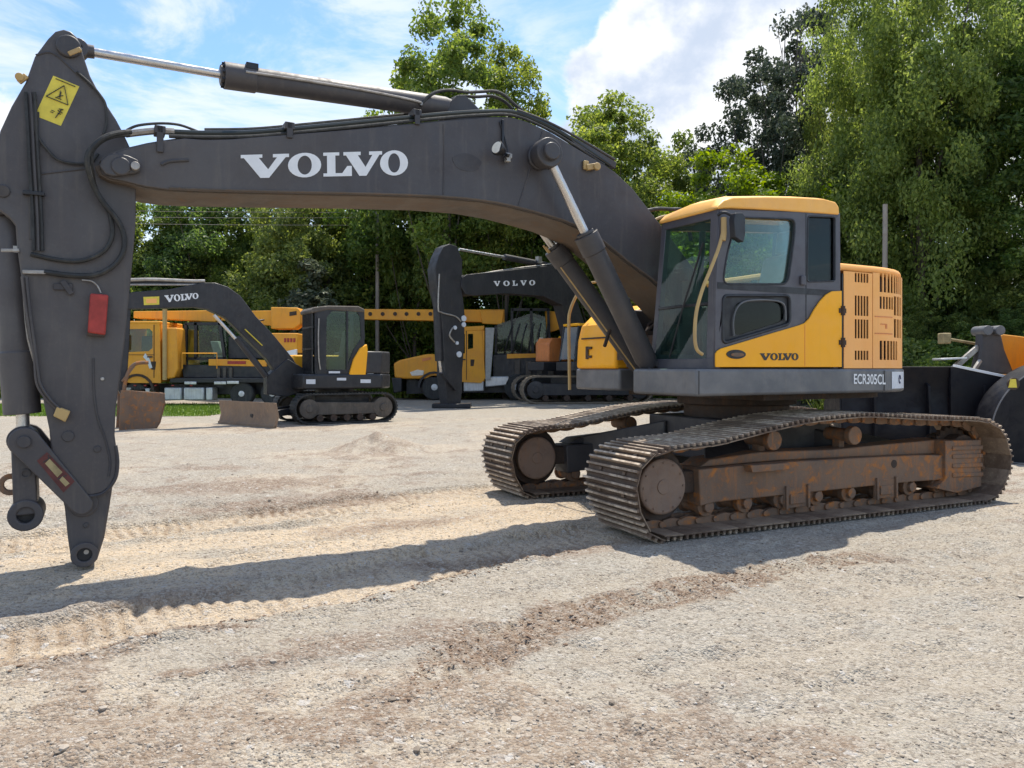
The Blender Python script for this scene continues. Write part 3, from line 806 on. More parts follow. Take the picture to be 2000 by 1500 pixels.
    for k in range(n_r):
        uu = ua + (ub - ua) * k / (n_r - 1); r_ = MB()
        r_.loft([((uu, s_(VF - .40), .215), .10), ((uu, s_(VF - .36), .215), .10), ((uu, s_(VF - .35), .215), .08), ((uu, s_(VF - .14), .215), .08), ((uu, s_(VF - .13), .215), .10), ((uu, s_(VF - .06), .215), .10), ((uu, s_(VF - .055), .215), .055), ((uu, s_(VF - .01), .215), .055)], 20)
        P('track_roller', r_, 'rust', exc, .006)
    for uu in (ua + (ub - ua) * .33, ua + (ub - ua) * .72):
        gd = MB(); gd.span((uu - .17, s_(VF + .005), .13), (uu + .17, s_(VF - .025), .34)); gd.span((uu - .10, s_(VF + .02), .17), (uu + .10, s_(VF + .005), .27))
        for q in (-.15, .15): gd.span((uu + q - .015, s_(VF + .03), .12), (uu + q + .015, s_(VF + .005), .36))
        P('chain_guide', gd, 'rust', exc, .006)
# car body between the tracks
cb = MB()
cb.prism([(-.75, -.75), (.75, -.75), (.75, .75), (-.75, .75)], .50, .98, 'z')
for su in (-1, 1):
    for sv in (-1, 1):
        cb.add([(su * .35, sv * .55, .52), (su * .80, sv * .35, .52), (su * 1.55, sv * 1.30, .38), (su * .95, sv * 1.30, .38), (su * .35, sv * .55, .92), (su * .80, sv * .35, .92), (su * 1.55, sv * 1.30, .66), (su * .95, sv * 1.30, .66)],
               [(0, 1, 2, 3), (7, 6, 5, 4), (0, 4, 5, 1), (1, 5, 6, 2), (2, 6, 7, 3), (3, 7, 4, 0)])
P('car_body', cb, 'grey', exc, .02)
sg = MB(); sg.loft([((0, 0, .94), .62), ((0, 0, 1.12), .62), ((0, 0, 1.13), .70), ((0, 0, 1.27), .70)], 40); P('swing_bearing', sg, 'rustdark', exc, .01)

# --- upper structure
ZD0, ZD1 = 1.275, 1.55
VS = 1.40
def tail(off=0.0, u_front=1.90, half=VS, r=1.2, u0=-.78, n=10):
    """plan outline of the house: straight flanks, round tail"""
    h = half + off; r = r + off
    pts = [(u_front + off, h)]
    pts += [(u0 - r * math.sin(t), h - r * (1 - math.cos(t))) for t in [math.pi / 2 * k / n for k in range(n + 1)]]
    return pts + [(a, -b) for a, b in reversed(pts)]
_tl = tail(.03, 1.88); _tl = [_tl[0]] + _tl[1:-1] + [(1.40, -VS - .03), (1.40, -.47), (.85, -.47), (.85, .44), (1.88 + .03, .44)]
dk = MB(); dk.prism(_tl, ZD0 + .01, ZD1, 'z')
P('deck_skirt', dk, 'deckgrey', exc, .03, 3, DU)
dk2 = MB(); dk2.prism(tail(-.25, 1.0), ZD0 - .06, ZD0 + .005, 'z'); P('belly_plate', dk2, 'rustdark', exc, 0, rotz=DU)
sm_ = MB()
for px in (1365, 1727):
    sm_ = MB(); u_, z_ = UP.t(VS + .03, px, 750); sm_.span((u_ - .004, VS + .03, ZD0 + .03), (u_ + .004, VS + .0345, ZD1 - .02))
    P('skirt_seam', sm_, 'print', exc, rotz=DU)
fn_c = UP.T(VS + .03, [(1667, 730), (1729, 731), (1729, 751), (1667, 750)])
t_ = text_mb('ECR305CL', fn_c, VS + .03, .004); t_.v = [(a, b + .001, c_) for a, b, c_ in t_.v]
P('model_lettering', t_, 'white', exc, rotz=DU, smooth=False)

# engine house: dark inner body, then slotted doors on the flank and round tail
path = [(-.10, VS)] + [(-.78 - 1.2 * math.sin(t), VS - 1.2 * (1 - math.cos(t))) for t in [math.pi / 2 * k / 48 for k in range(49)]]
cum_ = [0.0]
for i in range(1, len(path)): cum_.append(cum_[-1] + math.dist(path[i], path[i - 1]))
def on_path(s, off=0.0):
    if s <= cum_[1]:
        t = s / cum_[1]; a, b = path[0], path[1]
        return a[0] + (b[0] - a[0]) * t, a[1] + off
    th = (s - cum_[1]) / 1.2
    return -.78 - (1.2 + off) * math.sin(th), VS - 1.2 + (1.2 + off) * math.cos(th)
def px_of(s, z=2.0):
    u, v = on_path(s); w = UP.w(u, v, z); return 1000 + 1500 * w.x / w.y, w.y
def s_of(px):
    lo, hi = 0.0, 2.2
    S = [i * .005 for i in range(440)]
    best = None
    for s in S:
        p = px_of(s)[0]
        if p >= px: return s
        if best is None or p > best[0]: best = (p, s)
    return best[1]
def zof(s, py): return CAMH + (720 - py) / 1500 * px_of(s)[1]
ZE = 2.69
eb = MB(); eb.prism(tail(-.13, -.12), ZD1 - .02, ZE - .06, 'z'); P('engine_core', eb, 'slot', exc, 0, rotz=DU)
hood = MB()
tl = tail(.0, -.06)
hood.prism(tl, ZE - .085, ZE, 'z')
P('engine_hood', hood, 'muted', exc, .045, 3, DU)
def slotted(sa, sb, z0, z1, slots, th=.010, off=.012):
    """door skin that follows the flank, with real slots cut through"""
    S = sorted(set([sa, sb] + [x for q in slots for x in q[:2]])); Z = sorted(set([z0, z1] + [x for q in slots for x in q[2:]]))
    S2 = []
    for a, b in zip(S, S[1:]):
        k = max(1, int((b - a) / .06)); S2 += [a + (b - a) * i / k for i in range(k)]
    S2.append(S[-1]); S = S2
    mb = MB(); idx = {}
    def vid(i, j, t):
        if (i, j, t) not in idx:
            u, v = on_path(S[i], off - t * th); idx[(i, j, t)] = len(mb.v); mb.v.append((u, v, Z[j]))
        return idx[(i, j, t)]
    full = set()
    for i in range(len(S) - 1):
        for j in range(len(Z) - 1):
            cs_, cz_ = (S[i] + S[i + 1]) / 2, (Z[j] + Z[j + 1]) / 2
            if not any(q[0] < cs_ < q[1] and q[2] < cz_ < q[3] for q in slots): full.add((i, j))
    for (i, j) in full:
        mb.f.append((vid(i, j, 0), vid(i + 1, j, 0), vid(i + 1, j + 1, 0), vid(i, j + 1, 0)))
        mb.f.append((vid(i, j, 1), vid(i, j + 1, 1), vid(i + 1, j + 1, 1), vid(i + 1, j, 1)))
        for (di, dj, e) in ((-1, 0, ((0, 0), (0, 1))), (1, 0, ((1, 1), (1, 0))), (0, -1, ((1, 0), (0, 0))), (0, 1, ((0, 1), (1, 1)))):
            if (i + di, j + dj) not in full:
                a, b = (i + e[0][0], j + e[0][1]), (i + e[1][0], j + e[1][1])
                mb.f.append((vid(*a, 0), vid(*b, 0), vid(*b, 1), vid(*a, 1)))
    return mb
def slot_group(px0, px1, y0, y1, n):
    sa, sb = s_of(px0), s_of(px1); w = (sb - sa) / (n - .30)
    sm = (sa + sb) / 2
    return [(sa + w * i, sa + w * (i + .70), zof(sm, y1), zof(sm, y0)) for i in range(n)]
slA = []
for (y0, y1) in ((534, 552), (578, 617), (624, 661), (685, 703)): slA += slot_group(1667.5, 1694, y0, y1, 5)
slB = slot_group(1716, 1757, 537, 573, 8) + slot_group(1716, 1742, 580, 604, 5) + slot_group(1744, 1757, 580, 617, 3) + slot_group(1744, 1757, 624, 660, 3) + slot_group(1716, 1750, 666, 703, 6)
s0, s1, s2 = s_of(1646), s_of(1702.3), s_of(1759) + .34
dA = slotted(s0, s1 - .006, ZD1 + .004, ZE - .09, slA); oA = P('engine_door', dA, 'muted', exc, 0, rotz=DU, label='slotted engine door next to the cab', smooth=False)
dB = slotted(s1 + .006, s2, ZD1 + .004, ZE - .09, slB); oB = P('engine_door', dB, 'muted', exc, 0, rotz=DU, label='slotted engine door at the rounded tail', smooth=False)
lt = MB()
for py0, py1, pa, pb in ((617, 619, 1706, 1740), (650, 652, 1706, 1740), (632, 634, 1718, 1730), (634, 642, 1727, 1730)):
    a, b = s_of(pa), s_of(pb); n = 5
    for k in range(n):
        q0, q1 = a + (b - a) * k / n, a + (b - a) * (k + 1) / n
        u0_, v0_ = on_path(q0, .014); u1_, v1_ = on_path(q1, .014); zz_ = (zof(a, py0) + zof(a, py1)) / 2
        lt.bar((u0_, v0_, zz_), (u1_, v1_, zz_), .006, abs(zof(a, py1) - zof(a, py0)))
P('door_latch_plate', lt, 'orange', oB)
rear = MB(); _s = s2 + .01
pts_r = []
k = 0
while _s + .0 < cum_[-1]: pts_r.append(on_path(_s, .012)); _s += .1
pts_r += [on_path(cum_[-1], .012)]
pts_r = pts_r + [(a, -b) for a, b in reversed(pts_r)]
pts_r += [(a, -b) for a, b in reversed([on_path(q * .1 + .0, .012) for q in range(0, int(s2 / .1))])][::-1][::-1]
inner = [(a * .97 + .0, b * .97) for a, b in pts_r]
rear.prism([p for p in pts_r] + [p for p in reversed(inner)], ZD1 + .004, ZE - .09, 'z')
P('counterweight', rear, 'muted', exc, 0, rotz=DU)
for yy_ in (607, 669):
    hg = MB(); a = UP.p3(VS + .02, 1646, yy_); hg.cyl((a[0] + .01, VS + .03, a[2] - .05), (a[0] + .01, VS + .03, a[2] + .05), .024, n=12); hg.box((a[0] + .01, VS + .02, a[2]), (.11, .02, .05))
    P('door_hinge', hg, 'rustdark', exc, rotz=DU)
gp = MB(); a = UP.p3(VS, 1645.5, 640); gp.span((a[0] - .010, VS - .02, ZD1 + .005), (a[0] + .014, VS + .006, ZE - .12)); P('door_gap', gp, 'black', exc, rotz=DU)
# decal on skirt tail: follows the round tail
dc = MB(); q0, q1 = s_of(1736), s_of(1757); q1 = q1 + .06
for k in range(6):
    a, b = on_path(q0 + (q1 - q0) * k / 6, .0335), on_path(q0 + (q1 - q0) * (k + 1) / 6, .0335); z1_, z0_ = zof(q0, 726), zof(q0, 759)
    dc.add([(a[0], a[1], z0_), (b[0], b[1], z0_), (b[0], b[1], z1_), (a[0], a[1], z1_)], [(0, 1, 2, 3)])
P('skirt_decal', dc, 'decalw', exc, rotz=DU)
dr = MB()
for k in range(10):
    t0_, t1_ = 2 * math.pi * k / 10 * .86, 2 * math.pi * (k + .9) / 10 * .86; sc_ = (q0 + q1) / 2; zc_ = zof(q0, 741)
    a, b = on_path(sc_ + .028 * math.cos(t0_), .0375), on_path(sc_ + .028 * math.cos(t1_), .0375)
    dr.bar((a[0], a[1], zc_ + .042 * math.sin(t0_)), (b[0], b[1], zc_ + .042 * math.sin(t1_)), .004, .018)
P('decal_emblem', dr, 'decalb', exc, rotz=DU)

# right hand tool box with rounded nose, fuel tank, handrail
rb = MB()
ur = UP.t(-1.38, 1127, 700)[0]
side = [(-.15, ZD1), (-.15, 2.36), (ur - .75, 2.36), (ur - .50, 2.34), (ur - .22, 2.24), (ur - .06, 2.10), (ur, 1.9), (ur + .02, ZD1)]
rb.prism(side, -1.38, -.52)
P('tool_box', rb, 'yellow', exc, .04, 3, DU)
rp = MB(); rp.box((ur + .015, -.95, 1.93), (.012, .60, .02)); rp.box((ur + .02, -1.12, 1.75), (.014, .05, .16)); rp.box((ur + .02, -1.07, 1.81), (.014, .10, .03)); rp.box((ur + .02, -1.07, 1.70), (.014, .10, .03)); P('tool_box_latch', rp, 'rustdark', exc, rotz=DU)
dk3 = MB(); dk3.prism([(1.2, -.45), (ur + .02, -.45), (ur + .02, -1.40), (1.2, -1.40)], ZD0 - .02, ZD1, 'z')
hr = MB(); hr.tube([(ur + .10, -1.40, ZD0), (ur + .10, -1.42, 2.05), (ur + .08, -1.42, 2.3), (ur - .05, -1.40, 2.55), (ur - .25, -1.40, 2.62)], .021)
hr.tube([(ur - .2, -.75, 2.30), (ur - .2, -.75, 2.84)], .018, smooth=False); hr.tube([(ur - .2, -.75, 2.66), (ur + .1, -1.3, 2.62)], .014, smooth=False)
P('front_handrail', hr, 'tan', exc, rotz=DU)
tk = MB(); tk.span((-.15, -.50, ZD1), (-.9, .46, 2.25)); P('hydraulic_bay', tk, 'rustdark', exc, .03, rotz=DU)
vb = MB()
rnd = random.Random(4)
for k in range(16):
    vb.box((.55 + rnd.random() * .9, -.42 + rnd.random() * .75, ZD1 + .06 + rnd.random() * .3), (.1 + rnd.random() * .18, .1 + rnd.random() * .15, .12 + rnd.random() * .18))
for k in range(8):
    a = (.4 + rnd.random(), -.4 + rnd.random() * .7, ZD1 + .2); vb.tube([a, (a[0] + .25, a[1] + rnd.uniform(-.2, .2), a[2] + .35), (a[0] + .5, a[1], a[2] + .05)], .022)
P('swing_motor_and_valves', vb, 'rustdark', exc, .01, rotz=DU)
lp = MB(); lp.box((ur - .12, -.62, 2.36), (.16, .22, .09)); lp.box((ur - .04, -.62, 2.34), (.02, .18, .07)); P('front_lamp', lp, 'black', exc, .015, rotz=DU)
bb = MB(); bb.span((.2, .36, ZD1), (1.25, .42, 2.25)); bb.span((.2, -.36, ZD1), (1.25, -.42, 2.25)); P('boom_bracket', bb, 'grey', exc, .02, rotz=DU)

# --- the cab
DW = roundpoly(UP.T(VS, [(1440, 424), (1553, 428), (1552, 460), (1539, 555), (1411, 555), (1420, 495)]), .09)
LW = roundpoly(UP.T(VS, [(1412, 577), (1542, 577), (1543, 632), (1411, 671)]), .06)
RW = roundpoly(UP.T(VS, [(1578, 422), (1631, 424), (1631, 549), (1576, 550)]), .035)
cab = P('cab_frame', MB().holed([UP.t(VS, *p) for p in ((1396, 717), (1398, 560), (1406, 408), (1641, 416), (1643, 717))],
      [DW, LW, RW], VS - .05, VS), 'cabgrey', exc, .006, 2, DU)
uF0 = UP.t(VS, 1396, 717)[0]; uF1 = UP.t(VS, 1406, 408)[0]; zR = UP.t(VS, 1406, 408)[1]; uB = UP.t(VS, 1641, 416)[0]; zRB = UP.t(VS, 1641, 416)[1]
VFAR, VFART = .46, .58
def cabpart(name, mb, mat, bevel=0.006, label=None, **k): return P(name, mb, mat, cab, bevel, 2, None, label, **k)
pl = MB()
pl.bar((uF0 - .03, VS - .06, ZD1), (uF1 - .03, VS - .06, zR), .10, .09, (1, 0, 0))
pl.bar((uF0 - .03, VFAR, ZD1), (uF1 - .03, VFART, zR), .07, .07, (1, 0, 0))
pl.bar((uB + .03, VFAR, ZD1), (uB + .03, VFART, zRB), .08, .08, (1, 0, 0))
pl.bar((uF0 - .03, VFAR, ZD1 + .05), (uF0 - .03, VS - .02, ZD1 + .05), .09, .10)
pl.bar((uF1 - .03, VFART, zR - .03), (uF1 - .03, VS - .02, zR - .03), .09, .10)
pl.bar((uB + .03, VFAR, ZD1 + .5), (uB + .03, VS - .03, ZD1 + .5), .08, 1.0)
pl.bar((uB + .03, VFART, zRB - .04), (uB + .03, VS - .03, zRB - .04), .08, .12)
pl.bar((uF1 - .03, VFART, zR - .03), (uB, VFART, zRB - .04), .07, .10)
pl.bar((uF0 - .03, VFAR, ZD1 + .05), (uB, VFAR, ZD1 + .05), .07, .2)
pl.bar((uF0 - .6, VFAR, ZD1), (uF0 - .6, VFART, zR), .05, .05, (1, 0, 0))
cabpart('cab_pillars', pl, 'cabgrey')
flo = MB(); flo.span((uF0 - .05, VFAR, ZD1 + .01), (uB + .03, VS - .06, ZD1 + .06)); cabpart('cab_floor', flo, 'black')
mid = ZD1 + (zR - ZD1) * .42
def lerp3(a, b, t): return tuple(a[i] + (b[i] - a[i]) * t for i in range(3))
bN0, bN1, bF0_, bF1_ = (uF0, VS - .10, ZD1 + .10), (uF1, VS - .10, zR - .08), (uF0, VFAR + .03, ZD1 + .10), (uF1, VFART + .03, zR - .08)
ws = MB(); tq = .40
ws.add([lerp3(bN0, bN1, tq), lerp3(bF0_, bF1_, tq), bF1_, bN1], [(0, 1, 2, 3)]); cabpart('windscreen', ws, 'glassf', 0)
ws = MB(); ws.add([bN0, bF0_, lerp3(bF0_, bF1_, tq - .015), lerp3(bN0, bN1, tq - .015)], [(0, 1, 2, 3)]); cabpart('lower_windscreen', ws, 'glassf', 0)
ws = MB(); a, b = lerp3(bN0, bN1, tq - .007), lerp3(bF0_, bF1_, tq - .007); ws.bar(a, b, .03, .03); cabpart('windscreen_bar', ws, 'black')
def pane(name, pts, v, mat, label=None):
    q = MB(); q.prism(UP.T(v, pts), v - .006, v); cabpart(name, q, mat, 0, label)
pane('door_window', [(1437, 426), (1549, 427), (1555, 436), (1555, 452), (1542, 556), (1418, 557), (1409, 548), (1422, 478)], VS - .022, 'glass')
pane('lower_door_window', [(1410, 574), (1544, 574), (1546, 634), (1410, 675)], VS - .022, 'glassd')
pane('rear_side_window', [(1574, 419), (1634, 421), (1634, 552), (1573, 553)], VS - .022, 'glassd')
# rubber seals round the openings
def seal(pts, v, r=.012, mat='black', nm='window_seal'):
    q = MB(); q.tube([(u, v, z) for u, z in UP.T(v, pts)], r, 6, 3, True, True); cabpart(nm, q, mat, 0)
for lp_, rr in ((DW, .011), (LW, .016), (RW, .010)):
    q = MB(); q.tube([(u, VS, z) for u, z in lp_], rr, 6, 1, False, True); cabpart('window_seal', q, 'black', 0)
# curved guard seen in the lower door window
_in = roundpoly(UP.T(VS, [(1436, 590), (1532, 590), (1534, 626), (1434, 658)]), .10)
q = MB(); q.holed(roundpoly(UP.T(VS, [(1413, 578), (1541, 578), (1542, 631), (1412, 670)]), .05), [_in], VS - .018, VS - .014); cabpart('pane_border', q, 'black', 0)
q = MB(); q.tube([(u, VS + .004, z) for u, z in UP.T(VS, [(1433, 656), (1432, 625), (1440, 600), (1458, 588), (1500, 586), (1530, 594), (1534, 626)])], .009, 6, smooth=True); cabpart('door_guard_bar', q, 'deckgrey', 0)
sr = MB()
for px0, px1, y0, y1 in ((1573.5, 1575, 417, 632),):
    a, b = UP.p3(VS, px0, y0), UP.p3(VS, px1, y1); sr.span((a[0], VS - .002, a[2]), (b[0], VS + .003, b[2]))
a, b = UP.p3(VS, 1401, 565), UP.p3(VS, 1642, 567); sr.span((a[0], VS - .002, a[2] + .006), (b[0], VS + .003, b[2] - .006))
cabpart('door_seam', sr, 'black', 0)
dh = MB(); a = UP.p3(VS, 1566, 548); dh.span((a[0] - .035, VS, a[2] - .05), (a[0] + .035, VS + .03, a[2] + .05)); cabpart('door_handle', dh, 'cabgrey', .01)
# far wall, rear and far glass
q = MB(); q.add([(uF0 - .08, VFAR, ZD1 + .15), (uB + .08, VFAR, ZD1 + .15), (uB + .08, VFART, zRB - .10), (uF1 - .08, VFART, zR - .10)], [(0, 1, 2, 3)]); cabpart('far_side_window', q, 'glass', 0)
q = MB(); q.add([(uB + .03, VFAR + .05, ZD1 + 1.0), (uB + .03, VS - .08, ZD1 + 1.0), (uB + .03, VS - .08, zRB - .10), (uB + .03, VFART + .04, zRB - .10)], [(0, 1, 2, 3)]); cabpart('rear_window', q, 'glass', 0)
# roof: crowned, sloping to the front
rf = MB()
pr = UP.T(VS + .02, [(1403, 408), (1404, 401), (1414, 391), (1432, 385), (1500, 384), (1560, 385), (1610, 388), (1632, 394), (1639, 404), (1640, 419), (1600, 416), (1540, 412), (1470, 408), (1430, 406)])
nseg = len(pr)
secs = [(VS + .02, 0, 0), (VS + .005, .0, .0), (VS - .10, 0, .03), (.95, 0, .045), (VFART + .02, 0, .01), (VFART - .05, 0, 0)]
zb = min(p[1] for p in pr)
vs_r = []; fs_r = []
for (v_, _, up) in secs:
    for (u_, z_) in pr: vs_r.append((u_ + (.0 if v_ > 1 else .0), v_, z_ + (up if z_ > zb + .08 else 0)))
for k in range(len(secs) - 1):
    for i in range(nseg): fs_r.append((k * nseg + i, k * nseg + (i + 1) % nseg, (k + 1) * nseg + (i + 1) % nseg, (k + 1) * nseg + i))
fs_r += [tuple(range(nseg)), tuple(range((len(secs) - 1) * nseg, len(secs) * nseg))]
rf.add(vs_r, fs_r); cabpart('cab_roof', rf, 'roofy', .02)
# interior
st = MB()
st.prism([(.42, ZD1 + .45), (.95, ZD1 + .48), (.97, ZD1 + .58), (.50, ZD1 + .60), (.36, ZD1 + .62)], .72, 1.18); st.prism([(.50, ZD1 + .58), (.36, ZD1 + .55), (.18, ZD1 + 1.22), (.26, ZD1 + 1.26), (.34, ZD1 + 1.2)], .74, 1.16)
cabpart('seat', st, 'seatl', .04)
st = MB(); st.prism([(.24, ZD1 + 1.27), (.14, ZD1 + 1.27), (.10, ZD1 + 1.52), (.20, ZD1 + 1.52)], .82, 1.08); cabpart('headrest', st, 'seatl', .03)
st = MB(); st.span((.3, .70, ZD1 + .06), (.9, 1.2, ZD1 + .45)); st.span((.35, .58, ZD1 + .5), (1.0, .70, ZD1 + .72)); st.span((.35, 1.20, ZD1 + .5), (1.0, 1.31, ZD1 + .72))
st.tube([(.95, .64, ZD1 + .7), (1.0, .64, ZD1 + .9)], .03); st.tube([(.95, 1.26, ZD1 + .7), (1.0, 1.26, ZD1 + .9)], .03)
st.tube([(1.3, .85, ZD1 + .05), (1.28, .85, ZD1 + .6)], .015); st.tube([(1.3, 1.05, ZD1 + .05), (1.28, 1.05, ZD1 + .6)], .015)
st.box((1.42, .56, ZD1 + .75), (.10, .10, .55)); st.box((1.38, .60, ZD1 + 1.0), (.05, .20, .14))
cabpart('console_and_levers', st, 'black', .01)
# wiper, mirror, hand rail
q = MB(); q.tube([(u, VS + .04, z) for u, z in UP.T(VS + .04, [(1412, 424), (1414, 440), (1405, 480), (1388, 525), (1372, 565), (1360, 610), (1357, 655), (1361, 682), (1372, 692)])], .017); 
q.tube([(u, VS + .045, z) for u, z in UP.T(VS + .04, [(1413, 425), (1413, 455), (1411, 470)])], .028, smooth=False)
cabpart('hand_rail', q, 'tan', 0)
q = MB(); a = UP.p3(VS + .12, 1437, 447); q.prism([(a[0] + .055, a[2] - .09), (a[0] - .05, a[2] - .13), (a[0] - .075, a[2] - .06), (a[0] - .075, a[2] + .12), (a[0] - .04, a[2] + .15), (a[0] + .05, a[2] + .14), (a[0] + .07, a[2] + .08)], VS + .10, VS + .17)
q.tube([(a[0], VS + .12, a[2] + .1), (a[0] + .08, VS + .06, a[2] + .16), (a[0] + .12, VS, a[2] + .14)], .015)
cabpart('mirror', q, 'black', .02)
q = MB(); q.tube([(uF0 + .012, .95, ZD1 + .6), (uF1 + .03, 1.2, zR - .3)], .010); q.tube([(uF0 + .01, .75, ZD1 + .12), (uF0 + .012, .95, ZD1 + .6)], .008); cabpart('wiper', q, 'black', 0)
q = MB(); a = UP.p3(VS - .9, 1309, 505); q.box((a[0] + .04, VFAR - .02, a[2]), (.06, .05, .12)); cabpart('far_mirror', q, 'black', .01)

# yellow flank panel
yp = MB(); yo = UP.T(VS + .012, [(1397, 717), (1397, 691), (1400, 686), (1407, 681), (1460, 665), (1520, 647), (1558, 636), (1571, 631), (1580, 622), (1590, 604), (1601, 588), (1612, 576), (1624, 569), (1643, 568), (1643, 717)])
yp.prism(yo, VS + .002, VS + .022); fp = P('flank_panel', yp, 'yellow', exc, .006, 2, DU)
q = MB(); a, b = UP.p3(VS, 1568.5, 634), UP.p3(VS, 1568.5, 716); q.span((a[0] - .003, VS + .022, a[2]), (a[0] + .003, VS + .0245, b[2])); P('panel_seam', q, 'orange', fp)
q = MB(); a = UP.p3(VS + .02, 1437, 692)
q.prism([(a[0] + .128 * math.cos(t), a[2] + .045 * math.sin(t)) for t in [2 * math.pi * k / 24 for k in range(24)]], VS + .022, VS + .030); P('vent_cover', q, 'black', fp, .004)
q = MB(); q.prism([(a[0] - .01 + .085 * math.cos(t), a[2] - .004 + .020 * math.sin(t)) for t in [2 * math.pi * k / 20 for k in range(20)]], VS + .030, VS + .036); P('vent_cap', q, 'rust', fp)
serif = MB(); c4 = UP.T(VS + .022, [(1484, 690), (1559, 690), (1559, 703.5), (1484, 703.5)])
serif_word(serif, quadmap(*c4, VS + .023), 0, .004); P('maker_lettering', serif, 'print', fp, smooth=False)

# --- boom
VB = .33
boom_top = [(201, 312), (210, 304), (224, 298), (252, 290), (290, 281), (320, 276), (360, 270), (400, 273), (450, 272), (550, 264), (700, 252), (850, 238), (960, 229), (1000, 230), (1030, 238), (1075, 259), (1120, 286), (1180, 322), (1201, 336), (1237, 370), (1276, 421), (1318, 475), (1370, 545), (1420, 610)]
boom_bot = [(1400, 665), (1340, 615), (1291, 562), (1270, 544), (1225, 511), (1180, 474), (1140, 449), (1100, 432), (1050, 417), (1000, 404), (940, 393), (850, 385), (700, 380), (550, 377), (400, 373), (330, 370), (285, 364), (245, 354), (215, 348), (200, 340), (194, 326)]
bo = UP.T(VB, boom_top + boom_bot)
nb = len(bo)
web = MB(); web.prism(bo, VB, VB - .03); web.prism(bo, -VB, -VB + .03)
boom = P('boom', web, 'boomgrey', exc, .006, 2, DU)
# flange plates above and below, between the webs
nt_ = len(boom_top)
def strip(pts, v0, v1, th, inward):
    mb = MB(); m = len(pts); V0 = [Vector((p[0], p[1])) for p in pts]; vs_ = []; fs_ = []
    for i in range(m):
        t = (V0[min(i + 1, m - 1)] - V0[max(i - 1, 0)]).normalized(); nrm = Vector((t.y, -t.x)) * inward
        a, b = V0[i], V0[i] + nrm * th
        vs_ += [(a.x, v0, a.y), (a.x, v1, a.y), (b.x, v1, b.y), (b.x, v0, b.y)]
    for i in range(m - 1):
        for k in range(4): fs_.append((4 * i + k, 4 * i + (k + 1) % 4, 4 * i + 4 + (k + 1) % 4, 4 * i + 4 + k))
    fs_ += [(0, 1, 2, 3), (4 * m - 1, 4 * m - 2, 4 * m - 3, 4 * m - 4)]
    mb.add(vs_, fs_); return mb
ins = [(a, b - .015) for a, b in bo[:nt_]]
P('boom_top_plate', strip(ins, VB - .031, -VB + .031, .03, 1), 'boomgrey', boom)
ins = [(a, b + .02) for a, b in bo[nt_:]]
P('boom_bottom_plate', strip(ins, VB - .031, -VB + .031, .03, 1), 'underside', boom)
# weld flange lip that runs along the lower edge
lip = MB(); lo = [(a, VB + .004, b + .012) for a, b in bo[nt_ + 2:-5]]; lip.tube(lo, .011, 6, 2); P('boom_edge_weld', lip, 'underside', boom)
q = MB(); c4 = UP.T(VB, [(470, 303), (796, 294), (797, 341.5), (470, 348.5)]); serif_word(q, quadmap(*c4, VB + .001), 0, .004); P('maker_lettering', q, 'white', boom, smooth=False)
q = MB(); a = UP.p3(VB, 912, 317); q.prism([(a[0] + .15 * math.cos(t) * (1 + .06 * math.sin(5 * t)), a[2] + .085 * math.sin(t)) for t in [2 * math.pi * k / 24 for k in range(24)]], VB, VB + .003); P('dark_patch', q, 'grey', boom, label='round darker patch')  # rounded patch in a slightly darker grey than the boom
for pts_ in ([(866, 243), (867, 300), (866, 380)], [(1060, 256), (1035, 330), (1012, 402)]):
    q = MB(); q.tube([(u, VB + .0015, z) for u, z in UP.T(VB, pts_)], .007, 6); P('boom_weld_bead', q, 'boomgrey', boom)
# tip boss
q = MB(); a = UP.p3(VB, 236, 328)
q.prism(UP.T(VB + .02, [(194, 326), (198, 313), (210, 303), (228, 300), (250, 305), (268, 313), (276, 324), (274, 336), (262, 340), (240, 343), (222, 346), (206, 342)]), VB - .01, VB + .05)
q.cyl((a[0], VB + .04, a[2]), (a[0], VB + .065, a[2]), .07, n=24)
P('boom_tip_plate', q, 'grey', boom, .012, 3)
q = MB(); a = UP.p3(VB + .06, 264, 325); q.cyl((a[0], VB + .03, a[2]), (a[0], VB + .09, a[2]), .032, n=14); P('pin_bolt', q, 'steel', boom, .004)
q = MB(); q.tube([(u, VB + .003, z) for u, z in UP.T(VB, [(315, 322), (328, 316), (345, 314), (368, 313)])], .014); P('boom_weld_bead', q, 'grey', boom)
# work light on the boom side
q = MB(); a = UP.p3(VB + .12, 977, 294); b = UP.p3(VB + .05, 985, 236)
q.bar((b[0], VB + .012, b[2] + .02), (b[0], VB + .012, a[2] + .02), .03, .02); q.bar((b[0], VB + .012, a[2] + .01), (b[0] - .02, VB + .10, a[2] - .03), .03, .03)
q.loft([((a[0] - .03, VB + .13, a[2] - .01), .035), ((a[0] + .02, VB + .14, a[2] + .004), .065), ((a[0] + .05, VB + .15, a[2] + .012), .07)], 18)
q.tube([(b[0] + .03, VB + .012, b[2]), (b[0] - .05, VB + .02, a[2] + .06), (a[0] - .1, VB + .07, a[2] - .06), (a[0] - .04, VB + .12, a[2] - .04)], .007)
wl_ = P('work_light', q, 'black', boom, .003)
q = MB(); q.cyl((a[0] + .045, VB + .150, a[2] + .012), (a[0] + .056, VB + .155, a[2] + .015), .058, n=18); P('lamp_lens', q, 'lens', wl_)
q = MB(); q.box((b[0] - .03, VB + .06, a[2] - .04), (.05, .05, .09)); q.box((b[0] - .06, VB + .05, a[2] - .02), (.04, .04, .05)); P('lamp_bracket', q, 'steel', boom, .008)
